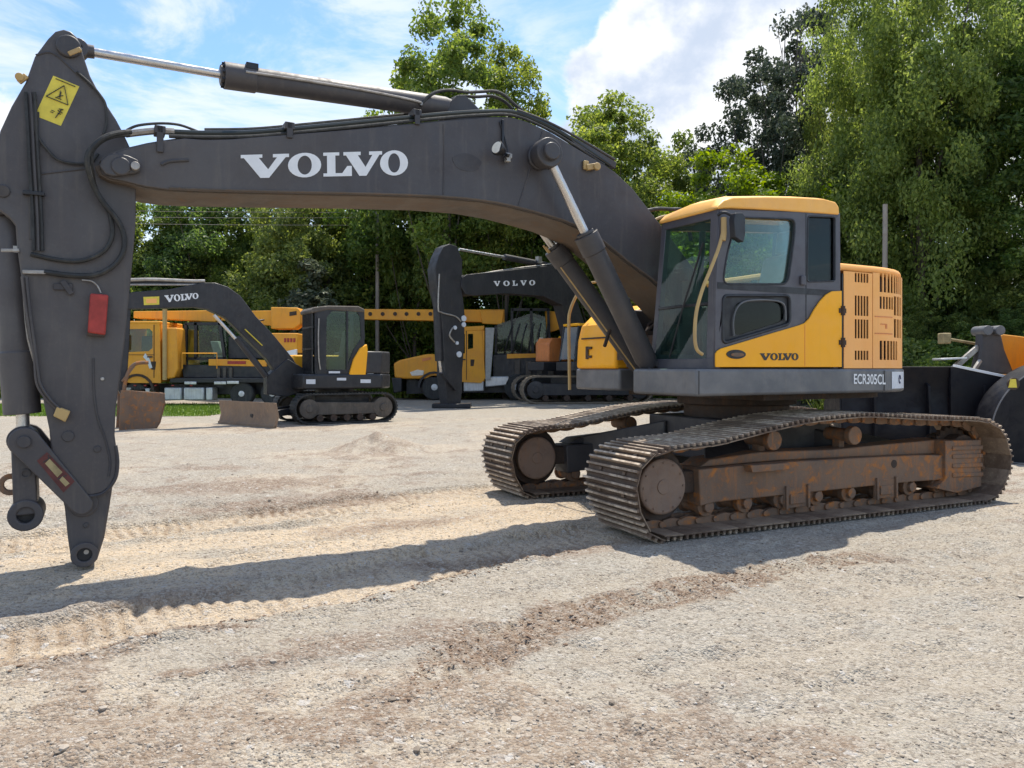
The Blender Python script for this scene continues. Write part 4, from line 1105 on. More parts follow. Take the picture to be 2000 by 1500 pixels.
q = MB(); a = UP.p3(VB, 1153, 327); q.box((a[0], VB + .03, a[2]), (.15, .05, .06), (0, .25, 0)); q.cyl((a[0] - .04, VB + .04, a[2]), (a[0] - .04, VB + .08, a[2]), .04, n=14); q.box((a[0] + .07, VB + .02, a[2] + .01), (.06, .03, .09)); P('grease_fitting', q, 'tan', boom, .008)
# valve rack with cover along the top edge behind the bend
q = MB(); r0 = UP.T(VB - .06, [(1120, 282), (1200, 330), (1202, 318), (1150, 286), (1105, 262)]); q.prism(r0, VB - .04, VB - .10); q.tube([(u, VB - .05, z) for u, z in UP.T(VB - .05, [(1010, 215), (1070, 238), (1130, 270), (1201, 312)])], .014); P('pipe_guard', q, 'grey', boom, .004)

# pipes and hoses along the top
def hose(name, pts, v, r, mat, parent, per=6, dv=None, n=8):
    q = MB(); L_ = UP.T(v if not isinstance(v, (list, tuple)) else v[0], pts)
    if isinstance(v, (list, tuple)): P3 = [UP.p3(v[i], *pts[i]) for i in range(len(pts))]
    else: P3 = [(u, v, z) for u, z in L_]
    q.tube(P3, r, n, per); return P(name, q, mat, parent)
hose('boom_pipe', [(330, 258), (410, 261), (500, 259), (620, 248), (740, 236), (860, 224), (940, 219), (1000, 219), (1040, 232), (1100, 262), (1190, 322)], VB - .06, .025, 'blackgreen', boom)
hose('boom_pipe', [(330, 266), (410, 268), (500, 266), (620, 255), (740, 243), (860, 231), (940, 225), (1000, 225), (1050, 243), (1100, 270), (1180, 322)], VB - .02, .016, 'rubber', boom)
hose('boom_pipe', [(245, 262), (300, 256), (340, 257)], VB - .06, .028, 'steel', boom)
hose('boom_pipe', [(248, 254), (270, 245), (310, 241), (345, 243), (372, 251), (400, 263)], VB - .10, .011, 'rubber', boom)
hose('boom_pipe', [(400, 255), (500, 253), (620, 242), (740, 230), (850, 219)], -.10, .022, 'rubber', boom)
for (px, py0, py1) in ((312, 248, 300), (564, 241, 272), (812, 216, 246)):
    q = MB(); a, b = UP.p3(VB - .03, px, py0), UP.p3(VB - .03, px, py1); q.span((a[0] - .04, VB - .12, a[2]), (a[0] + .04, VB + .02, a[2] - .06)); q.span((a[0] - .025, VB - .0, a[2]), (a[0] + .025, VB + .02, b[2])); P('pipe_clamp', q, 'grey', boom, .006)
hose('cylinder_hose', [(820, 206), (835, 190), (855, 179), (880, 176), (910, 180), (940, 179), (965, 178), (985, 186), (1005, 204), (1020, 216)], .10, .017, 'rubber', boom)
hose('cylinder_hose', [(880, 196), (900, 188), (930, 189), (962, 188), (985, 198), (1000, 212)], .02, .017, 'rubber', boom)
q = MB(); lug = UP.T(0.0, [(860, 240), (872, 205), (884, 192), (902, 192), (925, 215), (950, 240)]); q.prism(lug, .10, .06); q.prism(lug, -.10, -.06); P('cylinder_lug', q, 'grey', boom, .01)

hose('boom_foot_hose', [(1262, 412), (1285, 408), (1310, 409), (1335, 412), (1350, 440)], .12, .022, 'rubber', boom)
hose('boom_foot_hose', [(1290, 455), (1300, 436), (1318, 428), (1340, 436), (1350, 470)], .20, .022, 'rubber', boom)
hose('boom_foot_hose', [(1275, 432), (1292, 424), (1312, 422), (1330, 430)], .22, .016, 'tan', boom)
# arm cylinder above the boom
def cylinder(parent, rod_a, rod_b, bar_a, bar_b, rr, rb_, vlist, mat='grey', nm='arm_cylinder', head=.16, rotz=None):
    """rod from a to b, barrel from there on; returns the barrel with the rod as its child"""
    q = MB(); A, B = Vector(bar_a), Vector(bar_b); d = (B - A).normalized()
    q.loft([(A, rb_ * 1.10), (A + d * head, rb_ * 1.10), (A + d * (head + .005), rb_), (B - d * .10, rb_), (B, rb_ * .75)], 28)
    q.loft([(A - d * .03, rb_ * .8), (A, rb_ * .8)], 24)
    q.ring(B + d * .05, (0, 1, 0), rb_ * .85, rb_ * .4, rb_ * 1.3, 20)
    bar_o = P(nm, q, mat, parent, .004, rotz=rotz)
    q = MB(); q.cyl(rod_a, A + d * .1, rr, n=22); P('piston_rod', q, 'chrome', bar_o)
    q = MB(); q.ring(rod_a, (0, 1, 0), rr * 2.1, rr * .9, rr * 3, 22); q.loft([(Vector(rod_a) + d * rr * 1.2, rr * 1.5), (Vector(rod_a) + d * rr * 3.2, rr * 1.4)], 16); P('rod_eye', q, mat, bar_o, .004)
    return bar_o
ra, ba, bb2 = UP.p3(0, 152, 97), UP.p3(0, 437, 147), UP.p3(0, 886, 213)
ac = cylinder(exc, ra, None, ba, bb2, .036, .103, None, 'boomgrey', 'arm_cylinder', .26, DU)
q = MB()
for k in range(10):
    t = 2 * math.pi * k / 10; q.cyl((ba[0] + .02, .095 * math.cos(t), ba[2] + .095 * math.sin(t)), (ba[0] - .02, .095 * math.cos(t), ba[2] + .095 * math.sin(t)), .012, n=6)
q.box((ba[0] - .22, .06, ba[2] + .09), (.10, .08, .05)); P('gland_bolts', q, 'black', ac)
hose('cylinder_pipe', [(480, 140), (600, 158), (720, 178), (815, 198), (822, 206)], .11, .013, 'steel', ac)
# two boom cylinders beside the boom
pA, pB, pC = UP.p3(VB + .17, 1068, 300), UP.p3(VB + .17, 1160, 460), UP.p3(VB + .17, 1268, 716)
pB = tuple(pA[i] + (pC[i] - pA[i]) * ((pB[2] - pA[2]) / (pC[2] - pA[2])) for i in range(3))
bc = cylinder(exc, pA, None, pB, pC, .045, .115, None, 'grey', 'boom_cylinder', .2, DU)
q = MB(); q.loft([((pA[0], VB - .0, pA[2]), .13), ((pA[0], VB + .04, pA[2]), .13), ((pA[0], VB + .05, pA[2]), .085), ((pA[0], VB + .29, pA[2]), .085)], 24); q.ring((pA[0], VB + .17, pA[2]), (0, 1, 0), .145, .08, .13, 26); P('boom_cylinder_pin', q, 'grey', boom, .01)
pA2 = (pA[0], -.46, pA[2]); pC2 = UP.p3(-.18, 1254, 722); pB2 = tuple(pA2[i] + (pC2[i] - pA2[i]) * .36 for i in range(3))
cylinder(exc, pA2, None, pB2, pC2, .045, .115, None, 'grey', 'boom_cylinder', .2, DU)
q = MB(); q.tube([(p[0] + .14, p[1], p[2] + .02) for p in (pB2, lerp3(pB2, pC2, .5), lerp3(pB2, pC2, .9))], .014); q.tube([(p[0] + .13, p[1] + .04, p[2]) for p in (pB2, lerp3(pB2, pC2, .4), lerp3(pB2, pC2, 1.0))], .010); P('cylinder_pipe', q, 'tan', bc)
q = MB(); q.tube([(p[0] - .13, p[1], p[2] + .02) for p in (pB, lerp3(pB, pC, .5), lerp3(pB, pC, .95))], .014); P('cylinder_pipe', q, 'steel', bc)

# --- arm
VA = .20
arm_px = [(124, 57), (138, 61), (150, 72), (158, 90), (166, 118), (176, 148), (192, 178), (208, 204), (226, 232), (240, 258), (256, 292), (266, 360), (265, 440), (258, 520), (250, 600), (243, 670), (234, 740), (226, 800), (224, 850), (228, 880), (229, 905), (226, 930), (216, 950), (200, 963), (178, 968), (150, 966), (128, 958), (112, 935), (102, 902), (96, 838), (86, 790), (72, 710), (60, 650), (50, 590), (40, 532), (33, 480), (30, 440), (18, 425), (-2, 410), (-18, 380), (-14, 330), (0, 256), (22, 208), (50, 160), (68, 110), (94, 75), (108, 61)]
am = MB(); am.prism(UP.T(VA, arm_px), -VA, VA)
arm = P('arm', am, 'boomgrey', exc, .012, 3, DU)
q = MB(); tp = UP.T(VA - .03, [(112, 930), (226, 925), (220, 950), (214, 990), (204, 1050), (196, 1075), (190, 1094), (176, 1106), (160, 1108), (146, 1104), (138, 1090), (132, 1050), (126, 990), (118, 962)]); q.prism(tp, -VA + .03, VA - .03)
tip = P('arm_tip', q, 'boomgrey', arm, .02, 3)
a = UP.p3(VA, 165, 1084)
for vv in (VA - .02, -VA + .02):
    q = MB(); q.ring((a[0], vv, a[2]), (0, 1, 0), .095, .052, .05, 26); P('pin_boss', q, 'boomgrey', tip, .006)
q = MB(); q.cyl((a[0], VA - .026, a[2]), (a[0], VA - .022, a[2]), .055, n=24); P('pin_hole', q, 'black', tip)
q = MB(); q.cyl((a[0] - .012, VA - .02, a[2] + .018), (a[0] - .012, VA - .015, a[2] + .018), .018, n=12); P('pin_glint', q, 'steel', tip)
a = UP.p3(VA, 163, 985); q = MB(); q.loft([((a[0], VA - .05, a[2]), .11), ((a[0], VA - .018, a[2]), .10), ((a[0], VA - .016, a[2]), .055), ((a[0], VA + .0, a[2]), .05)], 24); P('link_pin', q, 'boomgrey', tip, .006)
q = MB(); q.tube([(u, VA + .004, z) for u, z in UP.T(VA, [(112, 935), (128, 958), (150, 967), (178, 969), (200, 964), (216, 950), (227, 930), (230, 900), (226, 870)])], .013, 6); P('arm_weld_bead', q, 'grey', arm)
q = MB(); q.tube([(u, VA + .002, z) for u, z in UP.T(VA, [(182, 700), (184, 770), (192, 820), (205, 855), (215, 900), (212, 930)])], .009, 6); P('arm_weld_bead', q, 'grey', arm)
q = MB(); q.tube([(u, VA + .001, z) for u, z in UP.T(VA, [(78, 340), (120, 335), (168, 330)])], .008, 6); P('arm_weld_bead', q, 'grey', arm)
q = MB(); q.tube([(u, VA + .001, z) for u, z in UP.T(VA, [(70, 108), (95, 102), (115, 112), (140, 135), (180, 172)])], .009, 6); P('arm_weld_bead', q, 'grey', arm)
for px, py, r in ((133, 852, .042), (190, 877, .026), (168, 1027, .02), (200, 740, .014)):
    a = UP.p3(VA, px, py); q = MB(); vv = VA if py < 960 else VA - .03; q.cyl((a[0], vv - .01, a[2]), (a[0], vv + .012, a[2]), r, n=16); P('arm_boss', q, 'grey' if px != 200 else 'steel', arm, .004)
q = MB(); a = UP.p3(VA, 80, 375)
q.span((UP.t(VA, 56, 300)[0], VA - .01, UP.t(VA, 56, 215)[1]), (UP.t(VA, 78, 300)[0], VA + .005, UP.t(VA, 78, 470)[1])); P('arm_stiffener', q, 'grey', arm, .008)
for k, dx in enumerate((0, 9, 17)):
    q = MB(); q.tube([UP.p3(VA + .03, *p) for p in ((50 + dx, 180), (54 + dx, 240), (58 + dx, 320), (64 + dx, 420), (66 + dx, 490))], .012, 7, 3); P('arm_pipe', q, 'rubber' if k != 1 else 'grey', arm)
q = MB(); q.box(UP.p3(VA + .03, 66, 378), (.14, .05, .03)); P('pipe_clamp', q, 'black', arm, .005)
# top pin
a = UP.p3(VA, 134, 92); q = MB(); q.loft([((a[0], -VA - .03, a[2]), .085), ((a[0], VA + .035, a[2]), .085)], 24); P('cylinder_pin', q, 'grey', arm, .012)
q = MB(); q.bar(UP.p3(VA + .03, 134, 106), UP.p3(VA + .03, 158, 96), .03, .035); P('pin_retainer', q, 'tan', arm, .006)
# warning sign on the arm
stc = UP.T(VA, [(104, 148), (155, 169), (119, 246), (68, 226)])
q = MB(); q.prism(stc, VA + .0005, VA + .003); wsn = P('warning_sticker', q, 'sticker', arm)
def stq(x, y, t): return quadmap(stc[0], stc[1], stc[2], stc[3], VA)(x, y, t)
q = MB()
tri_ = [(.5, .88), (.92, .50), (.08, .50)]
for a, b in zip(tri_, tri_[1:] + tri_[:1]): q.bar(stq(*a, .005), stq(*b, .005), .004, .016, (0, 1, 0))
for a, b in (((.44, .58), (.62, .66)), ((.5, .62), (.46, .74)), ((.38, .56), (.62, .56)), ((.55, .58), (.5, .72)), ((.12, .955), (.88, .955))): q.bar(stq(*a, .005), stq(*b, .005), .004, .014, (0, 1, 0))
for a, b in (((.70, .12), (.78, .36)), ((.66, .30), (.86, .28)), ((.68, .34), (.84, .36)), ((.70, .24), (.82, .24)), ((.45, .25), (.58, .25)), ((.44, .21), (.56, .21))): q.bar(stq(*a, .005), stq(*b, .005), .004, .020 if a[0] > .6 else .008, (0, 1, 0))
P('warning_print', q, 'print', wsn)
# red box with chain hanging on the arm
rbx = UP.T(VA + .05, [(176, 573), (212, 576), (206, 655), (171, 650)])
q = MB(); q.prism(rbx, VA + .01, VA + .07); rbo = P('red_document_box', q, 'red', arm, .014, 3)
q = MB(); q.tube([(u, VA + .03, z) for u, z in UP.T(VA + .03, [(160, 547), (178, 549), (190, 558), (197, 572)])], .006, 6); P('hanging_wire', q, 'steel', rbo)
q = MB(); q.prism(UP.T(VA + .05, [(171, 648), (206, 653), (205, 658), (170, 655)]), VA + .005, VA + .06); P('box_lower_edge', q, 'rustdark', rbo)
# hoses on the arm
hose('arm_hose', [(66, 205), (66, 240), (76, 270), (96, 296), (112, 311), (140, 319), (175, 318), (192, 300)], VA + .025, .011, 'rubber', arm)
hose('arm_hose', [(252, 263), (222, 266), (198, 276), (180, 296), (178, 325), (184, 360), (196, 390), (212, 412), (219, 440), (218, 465), (205, 488), (180, 503), (150, 510), (110, 507), (60, 496)], [VB - .02, VB, VB + .02, VB + .02, VB + .0, VA + .06, VA + .04, VA + .03, VA + .03, VA + .03, VA + .03, VA + .03, VA + .03, VA + .02, VA + .02], .017, 'rubber', arm)
hose('arm_hose', [(256, 257), (220, 262), (192, 276), (172, 300), (172, 330), (186, 370), (205, 400), (226, 425), (240, 452), (243, 480), (234, 505), (212, 526), (180, 538), (130, 537), (86, 531)], [VB - .02, VB + .02, VB + .05, VB + .06, VB + .04, VA + .10, VA + .08, VA + .06, VA + .05, VA + .05, VA + .05, VA + .05, VA + .04, VA + .03, VA + .03], .020, 'rubber', arm)
hose('arm_hose', [(150, 140), (175, 162), (195, 185), (206, 205), (208, 240), (202, 262)], [VA + .02] * 6, .010, 'rubber', arm)
q = MB(); q.bar(UP.p3(VA + .03, 44, 531), UP.p3(VA + .03, 90, 532), .03, .03); q.bar(UP.p3(VA + .03, 2, 489), UP.p3(VA + .03, 38, 489), .025, .025); P('hose_coupling', q, 'steel', arm, .005)
q = MB(); q.bar(UP.p3(VA + .01, 104, 560), UP.p3(VA + .01, 142, 560), .02, .05); q.bar(UP.p3(VA + .02, 122, 548), UP.p3(VA + .02, 140, 575), .02, .04); P('hose_bracket', q, 'grey', arm, .005)
hose('arm_pipe', [(44, 540), (50, 590), (60, 650), (68, 700), (72, 745), (84, 770), (104, 792), (118, 804)], VA + .03, .013, 'boomgrey', arm)
hose('arm_pipe', [(52, 540), (58, 600), (66, 660), (74, 720), (80, 752), (100, 782), (120, 800)], VA + .05, .010, 'grey', arm)
q = MB(); q.prism(UP.T(VA + .02, [(112, 793), (138, 803), (128, 824), (104, 812)]), VA, VA + .06); P('hose_block', q, 'tan', arm, .008)
q = MB(); q.cyl(UP.p3(VA - .05, 38, 150), UP.p3(VA + .05, 38, 150), .03, n=12); q.bar(UP.p3(VA, 36, 160), UP.p3(VA, 52, 148), .04, .04); P('edge_fitting', q, 'tan', arm, .006)

# bucket cylinder, links
va = .0
bA, bB, bR = UP.p3(va, 12, 425), UP.p3(va, 44, 808), UP.p3(va, 46, 858)
q = MB(); A_, B_ = Vector(bA), Vector(bB); d_ = (B_ - A_).normalized()
q.loft([(A_, .09), (A_ + d_ * .12, .116), (A_ + d_ * 1.02, .116), (A_ + d_ * 1.025, .126), (B_, .126)], 28)
q.ring(A_ - d_ * .06, (0, 1, 0), .11, .04, .16, 22)
bcy = P('bucket_cylinder', q, 'boomgrey', exc, .006, rotz=DU)
q = MB(); q.cyl(B_, bR, .045, n=18); P('piston_rod', q, 'chrome', bcy)
q = MB(); q.ring(bR, (0, 1, 0), .105, .05, .2, 24); q.cyl((bR[0], -.2, bR[2]), (bR[0], .2, bR[2]), .055, n=20); P('rod_eye', q, 'grey', bcy, .006)
q = MB(); q.prism(UP.T(.0, [(-25, 372), (5, 368), (16, 385), (26, 405), (20, 425), (-5, 425), (-25, 410)]), -.14, .14); q.cyl(UP.p3(.22, 5, 373), UP.p3(-.22, 5, 373), .05, n=18); P('cylinder_bracket', q, 'grey', arm, .01)
q = MB(); q.tube([(bA[0] - .12, .08, bA[2] - .1), (bA[0] - .13, .08, bA[2] - .8), (bB[0] - .14, .08, bB[2] + .2)], .014); q.box((bA[0] - .1, .06, bA[2] - .25), (.1, .1, .05)); P('cylinder_pipe', q, 'steel', bcy)
for vv in (.17, -.17):
    s1 = 1 if vv > 0 else -1
    q = MB(); ea = UP.t(.2, 48, 862); eb_ = UP.t(.2, 160, 985)
    l0, l1 = Vector((ea[0], 0, ea[1])), Vector((eb_[0], 0, eb_[1])); dd = (l1 - l0).normalized(); nn = Vector((-dd.z, 0, dd.x))
    hw0, hw1 = .105, .075; out_ = []
    for k in range(9): t = math.pi / 2 + math.pi * k / 8; out_.append(l0 + dd * math.cos(t) * hw0 + nn * math.sin(t) * hw0)
    for k in range(9): t = -math.pi / 2 + math.pi * k / 8; out_.append(l1 + dd * math.cos(t) * hw1 + nn * math.sin(t) * hw1)
    q.prism([(p.x, p.z) for p in out_], vv + .03 * s1 + (.03 * s1), vv + (.03 * s1) - .0)
    lk_o = P('side_link', q, 'boomgrey', exc, .008, 3, DU)
    if s1 > 0:
        vst = vv + .06
        q = MB(); q.prism(UP.T(vst, [(92, 883), (146, 940), (124, 962), (72, 900)]), vst + .001, vst + .004); P('link_sticker', q, 'dullred', lk_o)
        q = MB(); q.prism(UP.T(vst, [(97, 896), (122, 922), (112, 932), (88, 905)]), vst + .004, vst + .007); q.prism(UP.T(vst, [(122, 930), (136, 944), (128, 950), (116, 937)]), vst + .004, vst + .007); P('link_sticker_print', q, 'dulltan', lk_o)
        q = MB(); q.bar(UP.p3(vst, 94, 888, ), UP.p3(vst, 100, 920), .008, .012, (0, 1, 0)); q.bar(UP.p3(vst, 112, 936), UP.p3(vst, 130, 928), .008, .012, (0, 1, 0)); q.bar(UP.p3(vst, 84, 903), UP.p3(vst, 100, 893), .008, .016, (0, 1, 0)); P('link_sticker_bars', q, 'print', lk_o)
        q = MB(); q.cyl((ea[0], vst, ea[1]), (ea[0], vst + .03, ea[1]), .045, n=20); P('link_bolt', q, 'grey', lk_o, .004)
q = MB(); l0 = UP.p3(.0, 48, 862); l1 = UP.p3(.0, 53, 1000)
q.bar(l0, l1, .30, .155, (1, 0, 0))
q.ring((l1[0], .0, l1[2]), (0, 1, 0), .118, .058, .34, 30); q.ring((l0[0], 0, l0[2]), (0, 1, 0), .10, .05, .28, 24)
tl_ = P('bucket_link', q, 'boomgrey', exc, .012, 3, DU)
q = MB(); q.cyl((l1[0], -.1, l1[2]), (l1[0], .10, l1[2]), .06, n=24); P('bush_hole', q, 'black', tl_)
q = MB(); e_ = UP.p3(.05, 21, 946); q.ring((e_[0], .05, e_[2]), (0, 1, 0), .082, .042, .04, 22); q.bar((e_[0] - .06, .05, e_[2] + .03), (e_[0] - .16, .05, e_[2] + .06), .04, .09); q.bar((e_[0] - .06, .05, e_[2] - .04), (e_[0] - .16, .05, e_[2] - .04), .04, .06); P('lifting_eye', q, 'rust', tl_, .008)
q = MB(); w_ = UP.p3(.155, 50, 925); q.ring((w_[0], .155, w_[2]), (0, 1, 0), .035, .024, .02, 16); P('link_weld_mark', q, 'grey', tl_)

# ------------------------------------------------------------------ trees and shrubs
def leaf_cloud(rs, centers, radii, n_per, size, droop=0.0, aspect=.55, flat=.35, up=.35):
    """many leaf faces spread in clumps through the crown"""
    k = len(centers); n = k * n_per
    c = np.repeat(centers, n_per, 0); r = np.repeat(radii, n_per, 0)
    d = rs.randn(n, 3); d /= np.linalg.norm(d, axis=1)[:, None]
    rad = rs.rand(n) ** .45
    p = c + d * (rad * 1.0)[:, None] * np.stack([r, r, r * (flat + .45)], 1)
    if droop: p[:, 2] -= droop * rs.rand(n) ** 1.5 * r * 1.6
    nrm = rs.randn(n, 3) * .8 + d * .8 + np.array([0, 0, up]); nrm /= np.linalg.norm(nrm, axis=1)[:, None]
    a = rs.randn(n, 3); 
    if droop: a[:, 2] -= 1.6
    a -= nrm * (a * nrm).sum(1)[:, None]; a /= np.linalg.norm(a, axis=1)[:, None] + 1e-9
    b = np.cross(nrm, a); s = size * (.6 + .8 * rs.rand(n))[:, None]
    fold = nrm * s * .18
    v = np.stack([p - a * s * .5, p + b * s * aspect * .5 + fold * .0, p + a * s * .5 - fold, p - b * s * aspect * .5], 1).reshape(-1, 3)
    f = np.arange(n * 4).reshape(n, 4)
    return v, f
def trunk_mesh(rs, name, height, crown_c, centers, r0, mat='bark', n_limb=9):
    q = MB(); top = Vector(crown_c) + Vector((0, 0, height * .22))
    pts = [Vector((0, 0, -.2)), Vector((rs.randn() * .1, rs.randn() * .1, height * .2)), Vector((rs.randn() * .25, rs.randn() * .25, height * .45)), top]
    P_ = catmull(pts, 5); n = 8; m = len(P_)
    for i in range(m - 1):
        ra_, rb_2 = r0 * (1 - .82 * i / (m - 1)), r0 * (1 - .82 * (i + 1) / (m - 1)); q.cyl(P_[i], P_[i + 1], ra_, rb_2, 8, False)
    idx = rs.choice(len(centers), min(n_limb, len(centers)), replace=False)
    for j in idx:
        e = Vector(centers[j]); t = min(max((e.z - height * .12) / height * .9, .25), .9) * .8; s_ = P_[int(t * (m - 1))]
        mid_ = s_.lerp(e, .5) + Vector((0, 0, -.06 * height * rs.rand())); rr = r0 * .34
        L_ = catmull([s_, mid_, e], 3)
        for i in range(len(L_) - 1): q.cyl(L_[i], L_[i + 1], rr * (1 - .85 * i / len(L_)), rr * (1 - .85 * (i + 1) / len(L_)), 5, False)
    return q.mesh(name, M[mat], True, 60, False)
PROTO = {}
def proto(kind, seed, height, rx, rz, n_cl, n_leaf, size, leaf, base=.28, cl_r=.16, droop=0.0, gaps=.0, r0=.16, shape='round'):
    rs = np.random.RandomState(seed); C_ = []; Rr = []
    cz = height * (base + (1 - base) * .5); hz = height * (1 - base) * .5
    while len(C_) < n_cl:
        d = rs.randn(3); d /= np.linalg.norm(d); rad = rs.rand() ** .42
        p = d * rad
        lim = 1.0 - (.35 * max(p[2], 0) if shape == 'cone' else 0)
        wob = 1 + .28 * math.sin(3 * math.atan2(p[1], p[0]) + seed) * (1 - abs(p[2])) + .16 * math.sin(5 * p[2] + seed * 2)
        q = np.array([p[0] * rx * lim * wob, p[1] * rx * lim * wob, cz + p[2] * hz])
        if gaps and any(np.linalg.norm((q - g) / np.array([1, 1, 1.2])) < rx * .3 for g in [np.array([math.cos(a * 2.4 + seed) * rx * .6, math.sin(a * 2.4 + seed) * rx * .6, cz + hz * .5 * math.sin(a * 3.1 + seed)]) for a in range(int(gaps))]): 
            if rs.rand() < .85: continue
        C_.append(q); Rr.append(rx * cl_r * (.6 + .8 * rs.rand()))
    C_ = np.array(C_); Rr = np.array(Rr)
    v, f = leaf_cloud(rs, C_, Rr, n_leaf, size, droop)
    PROTO[kind] = (fast_mesh('crown', v, f, M[leaf]), trunk_mesh(rs, 'trunk', height, (0, 0, cz - hz * .2), C_, r0), height)
def plant(kind, x, y, h, rot, label, cat='tree', group=None, name='tree', sx=1.0, mat=None):
    cr, tk_, h0 = PROTO[kind]; s = h / h0
    t = thing(name, label, cat, (x, y, 0), rot, group); t.scale = (s * sx, s * sx, s)
    if mat:
        key = (kind, mat)
        if key not in PROTO:
            c2 = cr.copy(); c2.materials.clear(); c2.materials.append(M[mat]); PROTO[key] = c2
        cr = PROTO[key]
    link('crown', cr, t); link('trunk', tk_, t)
    return t
proto('broad', 11, 14, 4.2, 0, 140, 230, .235, 'leaf_a', .18, .19)
proto('broad2', 23, 14, 3.8, 0, 130, 230, .235, 'leaf_b', .20, .20, gaps=3)
proto('tall', 35, 18, 3.3, 0, 120, 260, .21, 'leaf_a', .30, .21, gaps=4)
proto('airy', 47, 15, 3.4, 0, 125, 190, .19, 'leaf_d', .22, .17, gaps=5)
proto('willow', 59, 17, 4.4, 0, 270, 430, .145, 'leaf_c', .06, .18, droop=.5, r0=.25)
proto('leafy', 61, 15, 3.9, 0, 175, 300, .155, 'leaf_b', .10, .15, gaps=5, r0=.2)
proto('bush', 73, 3, 1.7, 0, 60, 220, .11, 'leaf_e', .02, .26, r0=.04)
proto('bush2', 81, 3, 1.6, 0, 60, 200, .12, 'leaf_a', .02, .27, r0=.04)
proto('spire', 95, 4, .75, 0, 60, 90, .14, 'leaf_e', .02, .30, r0=.04, shape='cone')

def xa(px, y): return (px - 1000) / 1500 * y
def ztop(py, y): return CAMH + (720 - py) / 1500 * y
rnd = random.Random(12)
# wood behind the machines
WG = 'trees of the wood behind the parked machines'
# (px centre, depth, top py, kind, material, width factor)
wood = [(-260, 44, 330, 'broad', None, 1.1), (-90, 47, 300, 'broad2', None, 1.1), (60, 45, 420, 'broad', 'leaf_b', 1.0), (170, 45, 350, 'broad2', None, 1.1), (290, 46, 372, 'broad', None, 1.0), (330, 45, 425, 'broad2', None, 1.0), (410, 45, 340, 'broad', 'leaf_b', 1.05), (500, 47, 330, 'broad2', None, 1.0), (470, 45, 440, 'broad', None, 1.0),
        (590, 42, 345, 'broad', 'leaf_b', .95), (660, 46, 320, 'broad', None, 1.0), (700, 45, 430, 'broad2', None, 1.05), (770, 44, 300, 'broad2', 'leaf_a', 1.0), (960, 47, 260, 'broad', 'leaf_b', 1.1), (860, 44, 400, 'broad2', None, 1.1), (1010, 44, 375, 'broad', 'leaf_b', 1.0), (1060, 46, 290, 'broad2', None, 1.0)]
places = ['out to the far left beyond the picture edge', 'far left, just beyond the big arm', 'seen past the left side of the big arm', 'standing behind the big arm, over its elbow', 'at the left end, right beside the big arm',
          'low one in front, over the small excavator boom', 'over the yellow truck cab, behind the overhead wires', 'under the first letters on the big boom', 'low one above the bend of the small excavator boom', 'above the small excavator cab',
          'under the last letters on the big boom', 'low one just left of the utility pole', 'just right of the utility pole', 'behind the top of the distant upright arm', 'low one left of the distant upright arm', 'low one over the lettering of the distant boom', 'nearest the big boom cylinders']
for i, (px, y, pt, kd, mt, sx) in enumerate(wood):
    plant(kd, xa(px, y), y, ztop(pt, y), rnd.random() * 6.28, 'green tree of the wood, ' + places[i], 'tree', WG, mat=mt, sx=sx)
plant('tall', xa(885, 38), 38, ztop(2, 38), 1.1, 'tall airy tree rising against the sky above the big excavator boom', sx=.95)
plant('tall', xa(985, 40), 40, ztop(95, 40), 3.9, 'shorter tree with spreading crown right beside the tall airy tree', sx=.85)
plant('broad2', xa(810, 42), 42, ztop(150, 42), 2.0, 'low shoulder of foliage left of the tall airy tree behind the boom', sx=.7, mat='leaf_a')
plant('tall', xa(1185, 37), 37, ztop(195, 37), .4, 'leafy tree behind the bend of the big boom, under the white cloud', sx=1.15)
plant('broad', xa(1120, 42), 42, ztop(225, 42), 5.1, 'green tree half hidden behind the top of the boom bend', sx=.85)
plant('broad2', xa(1270, 39), 39, ztop(225, 39), .9, 'dark round tree left of the gap of blue sky', sx=.85)
plant('broad', xa(1325, 44), 44, ztop(325, 44), 2.9, 'low tree just behind and left of the big excavator cab roof', sx=.9)
plant('broad', xa(1430, 31), 31, ztop(305, 31), 3.3, 'bright green low tree directly above the big excavator cab roof', sx=1.15, mat='leaf_e')
plant('broad', xa(1530, 30), 30, ztop(325, 30), 1.3, 'bright green low tree right of centre above the cab roof', sx=1.1, mat='leaf_e')
plant('airy', xa(1485, 33), 33, ztop(95, 33), .7, 'sparse grey-green tree with twiggy top standing against the cloud', sx=.82)
plant('airy', xa(1600, 36), 36, ztop(-10, 36), 2.2, 'thin dark tree rising behind the left edge of the willow', sx=.9)
plant('willow', xa(1790, 26), 26, ztop(-230, 26), .5, 'huge bright drooping willow behind the big excavator engine house', sx=.80)
plant('willow', xa(1672, 30), 30, ztop(0, 30), 2.9, 'second drooping willow, lower, at the left flank of the huge willow', sx=.42)
plant('leafy', xa(1955, 27), 27, ztop(-120, 27), 3.5, 'tall dark leafy tree with sky gaps at the right edge', sx=1.1)
plant('leafy', xa(2080, 24), 24, ztop(60, 24), 1.0, 'leafy tree cut by the right edge of the picture', sx=1.1, mat='leaf_a')
plant('leafy', xa(1865, 31), 31, ztop(330, 31), 5.0, 'dark leafy tree between the willow and the right edge tree', sx=1.05)
plant('broad2', xa(2330, 30), 30, 15, 1.0, 'dark tree beyond the right edge trees', sx=1.1)
for i, (px, y, pt) in enumerate([(1560, 30, 520), (1640, 29, 430), (1740, 28, 470), (1830, 27, 480), (1930, 25, 520), (2020, 24, 500), (1790, 24, 585), (1890, 23, 610), (1990, 22, 590)]):
    plant('broad2' if i % 2 else 'leafy', xa(px, y), y, ztop(pt, y), rnd.random() * 6, 'low dark tree filling the wood edge under the willow', 'tree', 'low dark trees under the willow', sx=1.3, mat='leaf_b')
BG = 'bushes along the edge of the wood'
